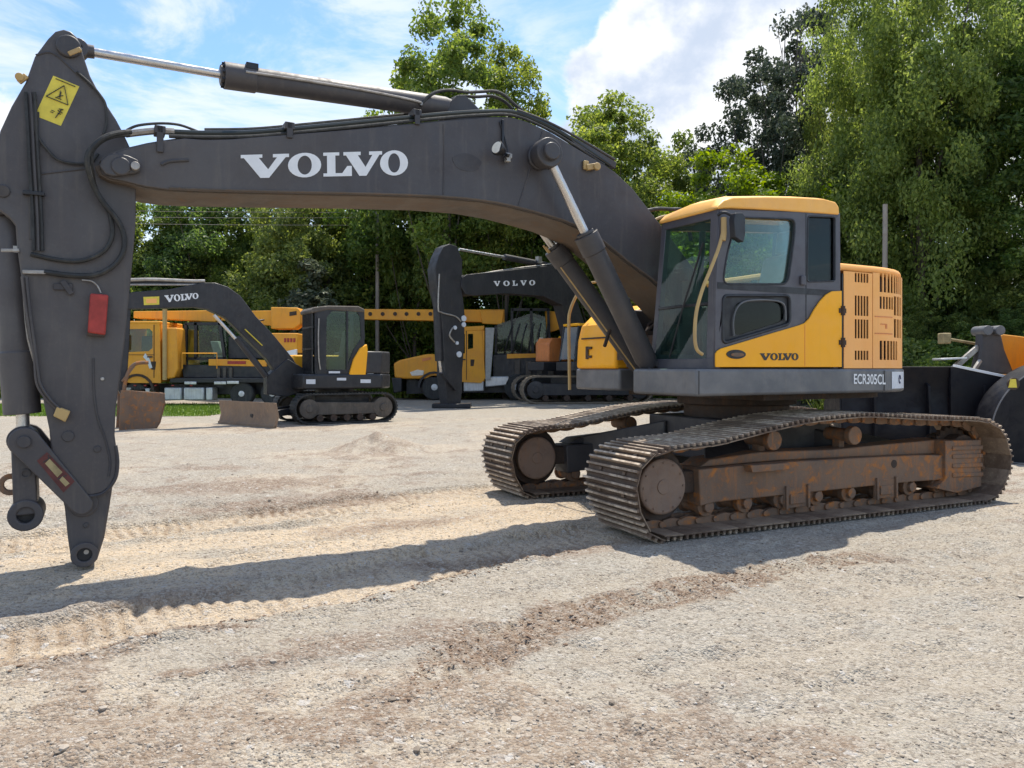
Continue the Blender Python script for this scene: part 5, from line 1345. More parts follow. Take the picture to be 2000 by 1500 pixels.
for i in range(34):
    px = -120 + i * 47 + rnd.uniform(-15, 15); y = rnd.uniform(42.2, 43.6); pt = rnd.uniform(565, 625)
    if 700 < px < 860: pt = rnd.uniform(480, 590); y = 46.5
    k_ = rnd.choice(['bush', 'bush2', 'bush'])
    plant(k_, xa(px, y), y, ztop(pt, y), rnd.random() * 6, 'leafy bush at the wood edge behind the yellow trucks', 'bush', BG, 'bush', sx=rnd.uniform(.8, 1.2), mat=rnd.choice([None, None, 'leaf_b', 'leaf_a']))
plant('spire', xa(603, 39), 39, ztop(500, 39), 0, 'upright pointed shrub rising behind the small excavator cab', 'bush', None, 'shrub', sx=1.2, mat='leaf_d')
for i, (px, y, pt) in enumerate([(1780, 21, 700), (1850, 20.5, 690), (1920, 20, 680), (1700, 22, 640), (2010, 20, 670), (2090, 20, 640), (1640, 24, 640), (1810, 22, 655), (1880, 22, 640)]):
    plant('bush' if i % 3 == 0 else 'bush2', xa(px, y), y, max(.6, ztop(pt, y)), rnd.random() * 6, 'leafy bush below the willow behind the black buckets', 'bush', 'bushes behind the black buckets', 'bush', sx=1.2, mat=['leaf_b', 'leaf_a', None][i % 3])
# bare twigs over the sparse tree
q = MB()
for k in range(16):
    b = Vector((xa(1560, 33) + rnd.uniform(-1.3, 1.0), 33 + rnd.uniform(-.5, .5), 10.5)); e = b + Vector((rnd.uniform(-.8, .8), 0, rnd.uniform(3.5, 6.2))); q.tube([b, b.lerp(e, .5) + Vector((.15, 0, 0)), e], .022, 4, 3)
    for j in range(3): s_ = b.lerp(e, .45 + .15 * j); q.tube([s_, s_ + Vector((rnd.uniform(-.6, .6), 0, rnd.uniform(.4, 1.1)))], .012, 4, 2)
for k in range(3): q.cyl((xa(1560, 33) + .2 * k, 33, -.1), (xa(1560, 33) + rnd.uniform(-1, 1), 33, 11.5), .10, .05, 6)
tag(P('bare_tree', q, 'bark'), 'bare twiggy tree top between the sparse tree and the willow', 'tree')

# grass verge and weeds
def blades(name, x0, x1, y0, y1, n, h0, h1, mat, label):
    rs = np.random.RandomState(n); x = x0 + (x1 - x0) * rs.rand(n); y = y0 + (y1 - y0) * rs.rand(n); h = h0 + (h1 - h0) * rs.rand(n); a = rs.rand(n) * 6.28
    w = .012 + h * .05; lx = rs.randn(n) * h * .3; ly = rs.randn(n) * h * .3
    v = np.stack([np.stack([x - np.cos(a) * w, y - np.sin(a) * w, 0 * x], 1), np.stack([x + np.cos(a) * w, y + np.sin(a) * w, 0 * x], 1), np.stack([x + lx, y + ly, h], 1)], 1).reshape(-1, 3)
    tag(link(name, fast_mesh(name, v, np.arange(n * 3).reshape(n, 3), M[mat], False, 3)), label, kind='stuff')
gv, nt, go_ = _nt('grass_soil'); gb2 = nt.nodes.new('ShaderNodeBsdfPrincipled'); tc = nt.nodes.new('ShaderNodeTexCoord')
nt.links.new(nmix(nt, nramp(nt, nnoise(nt, tc.outputs['Object'], 3, 6, .7), .4, .65), (.11, .17, .035), (.17, .20, .06)), gb2.inputs['Base Color']); gb2.inputs['Roughness'].default_value = .95
nt.links.new(gb2.outputs[0], go_.inputs['Surface'])
q = MB(); rr_ = random.Random(2)
ed = [(xa(436, 26.2), 26.2)] + [(x, 24.8 + (x + 9) * -.05 + rr_.uniform(-.12, .12) - .00) for x in [-10.5 - .9 * k for k in range(26)]]
far_ = [(-34, 33.5), (xa(440, 33.5), 33.5)]
q.add([(a, b, .008) for a, b in ed + far_], [tuple(range(len(ed) + 2))]); tag(P('grass_verge', q, gv, smooth=False), 'strip of green grass behind the machine yard', kind='structure')
blades('verge_grass', -27, -9.9, 24.9, 33.2, 26000, .04, .13, 'grassleaf', 'short green grass on the strip in front of the yellow truck')
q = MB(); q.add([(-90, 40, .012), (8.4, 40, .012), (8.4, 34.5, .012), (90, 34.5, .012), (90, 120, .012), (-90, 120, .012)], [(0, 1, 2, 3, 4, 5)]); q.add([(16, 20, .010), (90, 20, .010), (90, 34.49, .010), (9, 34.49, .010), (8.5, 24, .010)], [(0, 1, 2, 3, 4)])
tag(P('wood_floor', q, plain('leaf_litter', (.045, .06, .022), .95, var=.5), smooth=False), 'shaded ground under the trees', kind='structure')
blades('tall_weeds', -30, 14, 40.4, 41.6, 14000, .3, 1.1, 'grassleaf', 'tall weeds in front of the wood')
blades('tall_weeds', 9, 24, 19.2, 23, 9000, .25, .9, 'grassleaf', 'tall weeds under the trees on the right')

# poles and wires
q = MB(); x = xa(1727, 23.5); q.cyl((x, 23.5, -.3), (x + .03, 23.5, ztop(399, 23.5)), .085, .07, 10); tag(P('wooden_pole', q, 'polewood'), 'weathered grey wooden pole standing in front of the willow', 'pole')
Yp = 41.2
q = MB(); x = xa(737, Yp); q.cyl((x, Yp, -.3), (x, Yp, ztop(404, Yp)), .12, .09, 10)
tag(P('utility_pole', q, 'polewood'), 'thin grey utility pole half sunk in the trees under the boom', 'pole')
for nm_, py0, py1 in (('uppermost', 412, 415), ('middle', 424, 425), ('lowest', 437, 440)):
    q = MB(); q.tube([(xa(-200, Yp), Yp, ztop(py0 - 14, Yp)), (xa(270, Yp - 3), Yp - 3, ztop(py0, Yp - 3)), (x, Yp, ztop(py1, Yp))], .011, 5, 6); tag(P('overhead_wire', q, 'polewood'), nm_ + ' of the three overhead wires running left from the utility pole', 'wire', 'overhead wires crossing the wood')

# ------------------------------------------------------------------ the small excavator behind
E2 = Frame(-5.22, 22.56, 32)
sx_ = thing('excavator', 'small black excavator with dozer blade, bucket on gravel, left behind the big arm', 'excavator', (E2.o[0], E2.o[1], 0), E2.rot)
def e2(name, mb, mat, parent=sx_, bevel=.01, label=None): return P(name, mb, mat, parent, bevel, 2, None, label)
def rubber_track(fr, parent, v0, v1, u0, u1, h, mats=('rubber', 'dirtframe', 'steel'), lug=.10, thick=.06, nm='track_belt'):
    q = MB(); r = h / 2; L_ = []
    for k in range(13): t = math.pi / 2 + math.pi * k / 12; L_.append((u0 + r + math.cos(t) * r, r + math.sin(t) * r))
    for k in range(13): t = -math.pi / 2 + math.pi * k / 12; L_.append((u1 - r + math.cos(t) * r, r + math.sin(t) * r))
    out_, st_ = resample(L_, lug); n = len(out_)
    I_ = []
    for i in range(n):
        t = (out_[(i + 1) % n] - out_[i - 1]).normalized(); nr = Vector((t.y, -t.x)); 
        I_.append(nr)
    vs_ = []
    for i in range(n):
        o_ = out_[i] - I_[i] * .02; in_ = out_[i] - I_[i] * thick
        vs_ += [(o_.x, v0, o_.y), (o_.x, v1, o_.y), (in_.x, v1, in_.y), (in_.x, v0, in_.y)]
    q.add(vs_, [(4 * i + k, 4 * i + (k + 1) % 4, 4 * ((i + 1) % n) + (k + 1) % 4, 4 * ((i + 1) % n) + k) for i in range(n) for k in range(4)])
    for i in range(n):
        a, b = out_[i], out_[(i + 1) % n]; c_ = a.lerp(b, .5)
        w = (b - a) * .28; q.add([(c_.x - w.x, v0, c_.y - w.y), (c_.x + w.x, v0, c_.y + w.y), (c_.x + w.x, v1, c_.y + w.y), (c_.x - w.x, v1, c_.y - w.y)] + [(p[0] - I_[i].x * .03, p[1], p[2] - I_[i].y * .03) for p in [(c_.x - w.x, v0, c_.y - w.y), (c_.x + w.x, v0, c_.y + w.y), (c_.x + w.x, v1, c_.y + w.y), (c_.x - w.x, v1, c_.y - w.y)]],
                                   [(0, 1, 2, 3), (4, 7, 6, 5), (0, 4, 5, 1), (1, 5, 6, 2), (2, 6, 7, 3), (3, 7, 4, 0)])
    o_ = P(nm, q, mats[0], parent, smooth=False)
    s = 1 if v1 > 0 else -1; vo, vi = (v1, v0) if s > 0 else (v0, v1)
    q = MB(); q.prism([(u0 + r * 1.1, h * .30), (u1 - r * 1.2, h * .30), (u1 - r * .9, h * .45), (u1 - r * 1.2, h * .72), (u0 + r * 1.3, h * .66)], vo - s * .07, vi + s * .07); P('track_frame', q, mats[1], parent, .02)
    for uu, rr, nm_ in ((u1 - r, r * .62, 'idler'), (u0 + r, r * .68, 'sprocket')):
        q = MB(); q.loft([((uu, vi + s * .05, r), rr), ((uu, vo - s * .06, r), rr), ((uu, vo - s * .03, r), rr * .55)], 20); q.loft([((uu, vo - s * .05, r), rr * .42), ((uu, vo - s * .0, r), rr * .36)], 14); P(nm_, q, mats[1], parent, .01)
    for k in range(5):
        uu = u0 + r * 1.7 + (u1 - u0 - r * 3.4) * k / 4; q = MB(); q.cyl((uu, vi + s * .06, h * .20), (uu, vo - s * .05, h * .20), h * .11, n=12); P('track_roller', q, 'rustdark', parent)
    return o_
rubber_track(E2, sx_, .66, 1.15, -1.52, 1.52, .88); rubber_track(E2, sx_, -1.15, -.66, -1.52, 1.52, .88)
q = MB(); q.span((-.8, -.7, .40), (.8, .7, .80)); q.cyl((0, 0, .78), (0, 0, 1.0), .55, n=24); e2('car_body', q, 'black')
# dozer blade
q = MB(); pb = [(-.02, .02), (-.10, .30), (-.02, .66), (.05, .67), (-.02, .30), (.06, .0)]; q.prism(pb, -1.38, 1.38); q.span((.0, -1.38, .0), (.07, 1.38, .09)); dzb = e2('dozer_blade', q, 'blade'); dzb.location = (2.63, .60, 0); dzb.rotation_euler = (0, 0, R(18))
for vv in (-.45, .45):
    q = MB(); q.bar((.9, vv, .42), (2.56, vv + .35, .25), .14, .18); e2('blade_arm', q, 'black')
# house
zD = E2.t(1.1, 640, 762)[1]; zC = E2.t(1.05, 640, 738)[1]
q = MB(); q.prism([(1.25, 1.10), (1.3, .3), (1.3, -1.10), (-1.0, -1.1), (-1.5, -.6), (-1.62, 0), (-1.5, .6), (-1.05, 1.1)], .98, 1.40, 'z'); e2('deck', q, 'black', bevel=.05)
q = MB(); q.prism([(-.35, .2), (-.35, -1.08), (-1.05, -1.08), (-1.5, -.6), (-1.6, 0), (-1.5, .6), (-1.05, 1.05), (-.45, 1.08), (-.45, .2)], 1.40, 2.05, 'z'); e2('engine_house', q, 'greyd', bevel=.08)
q = MB(); q.prism([(1.1, -.35), (1.1, -1.08), (-.4, -1.08), (-.4, -.35)], 1.40, 1.95, 'z'); e2('side_box', q, 'yellow', bevel=.06)
# cab
VC = 1.02
cpx = [(618, 733), (618, 610), (632, 602), (700, 601), (709, 612), (713, 660), (700, 690), (682, 733)]
wpx = [(637, 722), (638, 620), (648, 608), (696, 608), (703, 618), (706, 660), (690, 684), (676, 722)]
q = MB(); q.holed(E2.T(VC, cpx), [E2.T(VC, wpx)], VC - .06, VC); c2 = e2('cab_frame', q, 'black', bevel=0)
uf = E2.t(VC, 618, 650)[0]; ub_ = E2.t(VC, 709, 640)[0]; zt = E2.t(VC, 640, 602)[1]
q = MB(); q.prism(E2.T(VC, wpx), VC - .03, VC - .024); P('door_window', q, 'glassfar', c2)
q = MB(); a, b = E2.p3(VC, 678, 605), E2.p3(VC, 678, 724); q.bar((a[0], VC - .01, a[2]), (b[0], VC - .01, b[2]), .05, .05, (1, 0, 0)); P('door_post', q, 'black', c2)
q = MB()
for p_, r_ in (((uf, VC - .05), .06), ((uf, .10), .06), ((ub_, VC - .05), .07), ((ub_, .10), .07)): q.bar((p_[0], p_[1], 1.38), (p_[0], p_[1], zt), r_ * 1.3, r_ * 1.3, (1, 0, 0))
q.bar((uf, .10, zt - .04), (ub_, .10, zt - .04), .08, .08); q.bar((uf, .10, zt - .04), (uf, VC - .04, zt - .04), .08, .08); q.bar((ub_, .10, 1.7), (ub_, VC - .05, 1.7), .06, .6); q.span((uf, .08, 1.38), (ub_, .13, 1.9)); P('cab_pillars', q, 'black', c2)
q = MB(); q.prism(E2.T(VC, [(606, 606), (612, 600), (640, 597), (700, 598), (712, 604), (712, 610), (640, 605), (608, 612)]), VC + .03, .04); P('cab_roof', q, 'dirtframe', c2, .03)
q = MB()
for k in range(13):
    vv = .10 + (VC - .16) * k / 12; q.bar((uf + .10, vv, 1.42), (uf + .10, vv, zt - .05), .022, .03, (1, 0, 0))
for zz in (1.45, 2.1, 2.7, zt - .08): q.bar((uf + .10, .08, zz), (uf + .10, VC - .02, zz), .04, .05)
P('front_guard_bars', q, 'black', c2)
q = MB(); q.add([(uf + .03, .12, 1.45), (uf + .03, VC - .08, 1.45), (uf + .03, VC - .08, zt - .05), (uf + .03, .12, zt - .05)], [(0, 1, 2, 3)]); P('windscreen', q, 'glassd', c2)
q = MB(); q.prism([(-.1, 1.5), (.45, 1.5), (.45, 1.85), (.0, 1.9), (-.1, 2.6), (-.25, 2.6)], .35, .8); P('seat', q, 'seat', c2, .03)
q = MB(); q.tube([(u, VC + .04, z) for u, z in E2.T(VC, [(622, 622), (621, 660), (622, 700), (625, 722)])], .02); P('hand_rail', q, 'steel', c2)
q = MB(); q.prism(E2.T(VC + .03, [(681, 733), (690, 702), (703, 680), (716, 672), (718, 684), (714, 733)]), VC + .07, VC - .1); e2('side_panel', q, 'yellow', bevel=.03)
q = MB(); q.prism(E2.T(VC, [(716, 716), (722, 712), (729, 718), (731, 738), (726, 750), (716, 752)]), VC + .02, VC - .3); e2('rear_lamp_guard', q, 'tankw', bevel=.02)
for (px0, px1, y0, y1) in ((598, 616, 741, 750), (642, 664, 725, 729), (658, 676, 738, 743), (704, 724, 741, 748)):
    q = MB(); q.prism(E2.T(1.10, [(px0, y0), (px1, y0), (px1, y1), (px0, y1)]), 1.101, 1.106); e2('white_decal', q, 'decalw', bevel=0)
# boom, arm, bucket
bpx = [(225, 590), (240, 574), (262, 570), (330, 565), (395, 552), (420, 552), (445, 560), (470, 578), (500, 618), (535, 655), (572, 700), (585, 722), (568, 745), (548, 742), (520, 700), (480, 660), (440, 620), (405, 604), (380, 600), (300, 602), (240, 604)]
q = MB(); q.prism(E2.T(.16, bpx), .16, -.16); bo2 = e2('boom', q, 'greyd', bevel=.015)
q = MB(); serif_word(q, quadmap(*E2.T(.16, [(321, 577), (387, 572), (388, 583), (323, 591)]), .163), 0, .006); P('maker_lettering', q, 'white', bo2, smooth=False)
q = MB(); q.prism(E2.T(.16, [(280, 580), (311, 579), (311, 595), (281, 596)]), .162, .168); P('yellow_decal', q, 'sticker', bo2)
q = MB(); q.prism(E2.T(.16, [(285, 584), (306, 583), (306, 592), (286, 592)]), .168, .172); P('decal_print', q, 'muted', bo2)
q = MB(); q.tube([(u, .1, z) for u, z in E2.T(.1, [(250, 547), (300, 546), (370, 549), (400, 549)])], .045); q.tube([(u, .12, z) for u, z in E2.T(.12, [(250, 556), (330, 556), (398, 556)])], .028); P('arm_cylinder', q, 'steel', bo2)
q = MB(); q.cyl(E2.p3(.0, 250, 551), E2.p3(.0, 400, 554), .07, n=14); P('cylinder_barrel', q, 'black', bo2)
q = MB(); q.cyl(E2.p3(.24, 418, 615), E2.p3(.24, 466, 668), .045, n=12); cy = P('boom_cylinder_rod', q, 'chrome', bo2); q = MB(); q.cyl(E2.p3(.24, 462, 660), E2.p3(.24, 520, 735), .085, n=14); P('boom_cylinder', q, 'greyd', bo2)
q = MB(); q.bar(E2.p3(.18, 478, 643), E2.p3(.18, 512, 675), .02, .10, (0, 1, 0)); P('yellow_stripe', q, 'sticker', bo2)
q = MB(); q.prism(E2.T(.12, [(520, 735), (560, 700), (592, 720), (600, 760), (560, 775), (520, 770)]), .2, -.2); e2('swing_post', q, 'black', bevel=.02)
q = MB(); q.prism(E2.T(.12, [(222, 555), (240, 545), (252, 560), (256, 600), (252, 680), (248, 750), (236, 770), (224, 750), (214, 640), (212, 590)]), .12, -.12); e2('arm', q, 'greyd', bevel=.02)
q = MB(); q.bar(E2.p3(.14, 238, 745), E2.p3(.14, 262, 715), .05, .12, (0, 1, 0)); q.bar(E2.p3(-.14, 238, 745), E2.p3(-.14, 262, 715), .05, .12, (0, 1, 0)); q.tube([(u, 0.16, z) for u, z in E2.T(.16, [(240, 790), (246, 740), (262, 712), (290, 708)])], .05); e2('bucket_link', q, 'rust', bevel=.01)
bk = E2.T(.42, [(238, 760), (300, 768), (319, 770), (320, 790), (311, 825), (298, 845), (270, 851), (232, 849), (228, 835), (262, 838), (285, 830), (296, 808), (298, 790), (240, 785)])
bk_side = E2.T(.42, [(236, 762), (319, 768), (320, 790), (311, 825), (298, 845), (270, 851), (232, 849)])
q = MB(); q.prism(bk_side, .42, .38); q.prism(bk_side, -.42, -.38); q.add(strip(E2.T(.42, [(319, 768), (320, 790), (311, 825), (298, 845), (270, 851), (232, 849)]), .379, -.379, .04, 1).v, strip(E2.T(.42, [(319, 768), (320, 790), (311, 825), (298, 845), (270, 851), (232, 849)]), .379, -.379, .04, 1).f)
bkt = e2('bucket', q, 'rust', bevel=.008)
for k in range(5):
    q = MB(); a = E2.t(.42, 232, 847); vv = -.34 + .17 * k; q.add([(a[0] - .02, vv - .05, a[1] - .02), (a[0] - .02, vv + .05, a[1] - .02), (a[0] - .02, vv + .05, a[1] + .05), (a[0] - .02, vv - .05, a[1] + .05), (a[0] + .17, vv - .03, a[1] - .01), (a[0] + .17, vv + .03, a[1] - .01)], [(0, 1, 2, 3), (3, 2, 5, 4), (0, 4, 5, 1), (0, 3, 4), (1, 5, 2)]); P('tooth', q, 'steel', bkt)

# ------------------------------------------------------------------ the other large excavator (behind the boom foot)
E3 = Frame(3.2, 35.5, 41.6)
e3t = thing('excavator', 'dark excavator in the middle distance with vertical arm standing on a steel mat', 'excavator', (E3.o[0], E3.o[1], 0), E3.rot)
def e3(name, mb, mat, parent=e3t, bevel=.015): return P(name, mb, mat, parent, bevel)
E3T = Frame(3.2, 35.5, 8); D3 = E3T.rot - E3.rot
for (a_, b_) in ((.95, 1.75), (-1.75, -.95)):
    ob = rubber_track(E3T, e3t, a_, b_, -2.9, 3.05, 1.25, ('shoe3', 'greyd', 'steel'), .2, .08, 'track_belt')
for o_ in list(bpy.data.objects):
    if o_.parent == e3t and o_.name.split('.')[0] in ('track_belt', 'track_frame', 'idler', 'sprocket', 'track_roller'): o_.rotation_euler = (0, 0, D3)
q = MB(); q.span((-1, -1, .5), (1, 1, 1.2)); q.cyl((0, 0, 1.15), (0, 0, 1.45), .8, n=28); e3('car_body', q, 'black')
q = MB(); q.prism([(2.2, 1.6), (2.2, .55), (1.0, .55), (1.0, -.55), (1.9, -.55), (1.9, -1.6), (-2.4, -1.6), (-3.0, -.9), (-3.15, 0), (-3.0, .9), (-2.4, 1.6)], 1.45, 1.85, 'z'); e3('deck', q, 'greyd', bevel=.04)
q = MB(); q.prism([(0, 1.55), (0, -1.55), (-2.4, -1.55), (-3.0, -.9), (-3.1, 0), (-3.0, .9), (-2.4, 1.55)], 1.86, 3.1, 'z'); e3('engine_house', q, 'yellow', bevel=.08)
q = MB(); q.prism([(1.5, 1.87), (1.5, 2.7), (1.3, 2.95), (0, 3.0), (0, 1.87)], -.6, -1.5); e3('tool_box', q, 'orange', bevel=.05)
q = MB(); q.holed([(2.05, 1.87), (1.75, 3.4), (.2, 3.45), (.1, 1.87)], [[(1.85, 2.1), (1.63, 3.3), (.35, 3.32), (.3, 2.1)]], 1.55, 1.5); c3 = e3('cab_frame', q, 'black', bevel=0)
q = MB(); q.prism([(1.88, 2.05), (1.65, 3.33), (.33, 3.35), (.28, 2.05)], 1.53, 1.525); P('side_window', q, 'glassfar', c3)
q = MB(); q.add([(2.03, .65, 1.95), (2.03, 1.5, 1.95), (1.76, 1.5, 3.35), (1.76, .65, 3.35)], [(0, 1, 2, 3)]); P('windscreen', q, 'glassfar', c3)
q = MB(); q.span((1.8, .58, 3.40), (.1, 1.58, 3.52)); P('cab_roof', q, 'yellow', c3, .04)
q = MB(); q.bar((2.0, .62, 1.87), (1.74, .62, 3.4), .08, .08, (1, 0, 0)); q.bar((.15, .62, 1.87), (.15, .62, 3.4), .08, .08, (1, 0, 0)); q.bar((2.0, 1.5, 1.87), (1.74, 1.5, 3.4), .08, .08, (1, 0, 0)); P('cab_pillars', q, 'black', c3)
q = MB(); q.prism(E3.T(.35, [(902, 560), (904, 542), (913, 536), (950, 532), (990, 528), (1062, 520), (1093, 517), (1112, 540), (1130, 590), (1152, 660), (1150, 700), (1122, 700), (1112, 640), (1100, 596), (1062, 578), (990, 573), (925, 577), (911, 574)]), .3, -.3); bo3 = e3('boom', q, 'greyd')
def gap_word(mb, fn, t0, t1):
    # widely spaced small capitals
    letters = []
    for i, x0 in enumerate((0, .215, .43, .64, .85)):
        sub = MB(); serif_word(sub, lambda x, y, t: (x, y, t), t0, t1)
        letters.append(sub)
    base = MB(); serif_word(base, lambda x, y, t: (x, y, t), t0, t1)
    # split the word's letters by their loops and spread them
    spans = ((0.0, .268), (.262, .455), (.468, .640), (.590, .832), (.818, 1.0)); counts = (30, 104, 28, 30, 104); k = 0; newx = ((0, .15), (.22, .37), (.44, .56), (.635, .785), (.85, 1.0))
    vs_ = []
    for (a, b), n, (p, r_) in zip(spans, counts, newx):
        for v in base.v[k:k + n]: vs_.append(fn(p + (v[0] - a) / (b - a) * (r_ - p), v[1], v[2]))
        k += n
    mb.add(vs_, base.f); return mb
q = MB(); gap_word(q, quadmap(*E3.T(.3, [(964, 549), (1045, 547), (1045, 557), (965, 559)]), .302), 0, .006); P('maker_lettering', q, 'white', bo3, smooth=False)
q = MB(); q.cyl(E3.p3(0, 897, 487), E3.p3(0, 990, 503), .055, n=12); P('piston_rod', q, 'chrome', bo3); q = MB(); q.cyl(E3.p3(0, 985, 502), E3.p3(0, 1100, 524), .13, n=14); P('arm_cylinder', q, 'greyd', bo3)
q = MB(); q.tube([E3.p3(.2, *p) for p in ((905, 541), (950, 533), (1010, 524), (1060, 518), (1100, 512))], .035); q.box(E3.p3(.1, 1052, 508), (.2, .2, .3)); P('boom_pipe', q, 'steel', bo3)
q = MB(); q.prism(E3.T(.3, [(867, 482), (879, 476), (894, 481), (904, 508), (904, 532), (901, 556), (906, 585), (909, 616), (908, 676), (904, 724), (904, 760), (900, 796), (877, 796), (872, 760), (870, 724), (867, 652), (863, 604), (854, 556), (851, 525), (858, 500)]), .26, -.26); am3 = e3('arm', q, 'greyd')
q = MB(); q.cyl(E3.p3(0, 853, 570), E3.p3(0, 858, 705), .17, n=16); P('bucket_cylinder', q, 'greyd', am3, .01); q = MB(); q.cyl(E3.p3(0, 858, 700), E3.p3(0, 862, 728), .08, n=12); P('piston_rod', q, 'chrome', am3)
q = MB(); q.bar(E3.p3(.3, 860, 728), E3.p3(.3, 888, 762), .06, .25, (0, 1, 0)); q.bar(E3.p3(0, 862, 730), E3.p3(0, 876, 790), .4, .2, (1, 0, 0)); P('bucket_link', q, 'greyd', am3, .01)
q = MB(); q.tube([E3.p3(.3, *p) for p in ((858, 535), (856, 600), (862, 610), (890, 618), (900, 628))], .03); q.tube([E3.p3(.3, *p) for p in ((884, 640), (878, 655), (888, 668))], .035); P('arm_hose', q, 'steel', am3)
for px, py, r in ((905, 622, .12), (905, 634, .10), (888, 640, .08), (892, 670, .07), (896, 692, .12)):
    q = MB(); a = E3.p3(.27, px, py); q.cyl(a, (a[0], a[1] + .05, a[2]), r, n=12); P('white_marking', q, 'decalw', am3)
q = MB(); q.box((0, 0, .09), (1.5, 1.1, .16)); mt_ = P('steel_mat', q, 'black', None, .02); w_ = E3.w(*E3.t(0, 883, 800)[:1], 0); mt_.location = (w_.x, w_.y, 0); tag(mt_, 'dark steel mat lying under the foot of the distant vertical arm', 'steel mat')

# ------------------------------------------------------------------ the two yellow boom trucks
def wheel(x, y, z, r, w, parent, tyre_only=False):
    q = MB(); q.loft([((x, y, z), r * .62), ((x, y, z), r * .90), ((x, y + .05, z), r), ((x, y + w - .05, z), r), ((x, y + w, z), r * .90)], 26)
    o = P('wheel', q, 'rubber', parent); q = MB(); q.loft([((x, y + .06, z), r * .60), ((x, y + .02, z), r * .56), ((x, y + .10, z), r * .30), ((x, y - .02, z), r * .24), ((x, y - .03, z), r * .12)], 20); P('rim', q, 'tankw', o); return o
def boom_truck(Y, label, pxs):
    """side-on truck with a telescoping digging boom; pxs maps named features to photograph columns and rows"""
    t = thing('boom_truck', label, 'truck', (0, 0, 0))
    X_ = lambda px: (px - 1000) / 1500 * Y
    Z_ = lambda py: CAMH + (720 - py) / 1500 * Y
    def pr(pts): return [(X_(a), Z_(b)) for a, b in pts]
    def plate(name, pts, y0, y1, mat, bevel=.03, parent=t, label=None):
        q = MB(); q.prism(pr(pts), Y + y0, Y + y1); return P(name, q, mat, parent, bevel, 2, None, label)
    return t, X_, Z_, pr, plate
Y1 = 32.0
tA, X_, Z_, pr, plate = boom_truck(Y1, 'yellow boom truck on the left, partly hidden behind the big arm and small excavator', None)
q = MB(); outer = pr([(215, 740), (215, 690), (228, 640), (238, 631), (300, 629), (312, 632), (314, 748), (255, 748)]); q.holed(outer, [pr([(246, 643), (292, 642), (298, 648), (298, 680), (290, 686), (246, 688)])], Y1, Y1 + .06); cA = P('truck_cab', q, 'yellowo', tA)
q = MB(); q.span((X_(216), Y1 + .06, Z_(735)), (X_(238), Y1 + 2.2, Z_(632))); q.span((X_(306), Y1 + .06, Z_(746)), (X_(313), Y1 + 2.2, Z_(632))); q.span((X_(232), Y1 - .02, Z_(633)), (X_(313), Y1 + 2.2, Z_(627))); q.span((X_(218), Y1 + 2.1, Z_(746)), (X_(313), Y1 + 2.2, Z_(700))); P('cab_shell', q, 'yellowo', cA, .04)
q = MB(); q.prism(pr([(245, 641), (299, 641), (299, 689), (245, 689)]), Y1 + .03, Y1 + .035); P('cab_window', q, 'glass', cA)
q = MB(); q.span((X_(262), Y1 + .6, Z_(700)), (X_(285), Y1 + 1.1, Z_(655))); P('seat', q, 'black', cA, .04)
q = MB(); q.prism(pr([(284, 690), (292, 700), (298, 718), (292, 720), (288, 706), (280, 697)]), Y1 - .02, Y1); P('cab_stripe', q, 'decalw', cA)
q = MB(); q.prism(pr([(295, 706), (305, 706), (303, 722), (296, 722)]), Y1 - .01, Y1); P('vent', q, 'rustdark', cA)
plate('fuel_tank', [(250, 760), (290, 758), (290, 783), (250, 783)], .1, .7, 'tankw', .05); plate('fuel_tank', [(318, 757), (352, 757), (352, 782), (318, 782)], .1, .7, 'tankw', .05); plate('fuel_tank', [(356, 757), (396, 757), (396, 782), (356, 782)], .1, .7, 'tankw', .05); plate('fuel_tank', [(400, 757), (413, 757), (413, 782), (400, 782)], .1, .7, 'tankw', .04)
plate('chassis', [(225, 752), (520, 745), (600, 745), (640, 752), (640, 772), (225, 772)], .75, 1.6, 'black'); plate('deck_plate', [(330, 738), (640, 738), (640, 748), (330, 748)], .05, 2.4, 'black')
plate('rear_body', [(316, 640), (345, 640), (348, 720), (340, 738), (316, 742)], .0, 2.3, 'yellowo', .05)
q = MB(); q.cyl((X_(323), Y1 - .05, Z_(742)), (X_(323), Y1 - .05, Z_(604)), .09, n=14); P('exhaust_stack', q, 'tan', tA)
plate('operator_cab', [(345, 633), (350, 628), (416, 628), (425, 640), (428, 700), (345, 712)], .9, 2.2, 'glassfar', 0); 
q = MB()
for a, b in (((346, 630), (347, 738)), ((366, 628), (366, 700)), ((414, 628), (424, 700)), ((346, 630), (416, 630)), ((346, 700), (426, 700))): q.bar((X_(a[0]), Y1 + .86, Z_(a[1])), (X_(b[0]), Y1 + .86, Z_(b[1])), .12, .12, (0, 1, 0))
P('operator_cab_frame', q, 'black', tA); plate('operator_seat', [(384, 664), (400, 664), (412, 700), (395, 705)], 1.4, 1.9, 'seatl', .04)
plate('turntable', [(345, 712), (350, 738), (520, 738), (525, 715)], .4, 2.2, 'black'); plate('side_rail', [(400, 701), (515, 703), (515, 716), (400, 714)], .38, .5, 'yellowo', .02)
q = MB(); q.prism(pr([(438, 705), (474, 705), (474, 711), (438, 711)]), Y1 + .36, Y1 + .38); P('red_panel', q, 'red', tA)
plate('engine_cover', [(428, 655), (515, 650), (520, 700), (428, 700)], 1.0, 2.2, 'black')
plate('telescopic_boom', [(235, 604), (400, 602), (412, 606), (412, 616), (400, 626), (330, 622), (235, 618)], 1.1, 1.7, 'yellowo', .03); plate('telescopic_boom_head', [(514, 596), (568, 597), (574, 606), (574, 630), (560, 640), (514, 640)], 1.0, 1.8, 'yellowo', .04)
plate('telescopic_boom_inner', [(410, 604), (520, 602), (520, 634), (410, 622)], 1.2, 1.6, 'yellowo', .02)
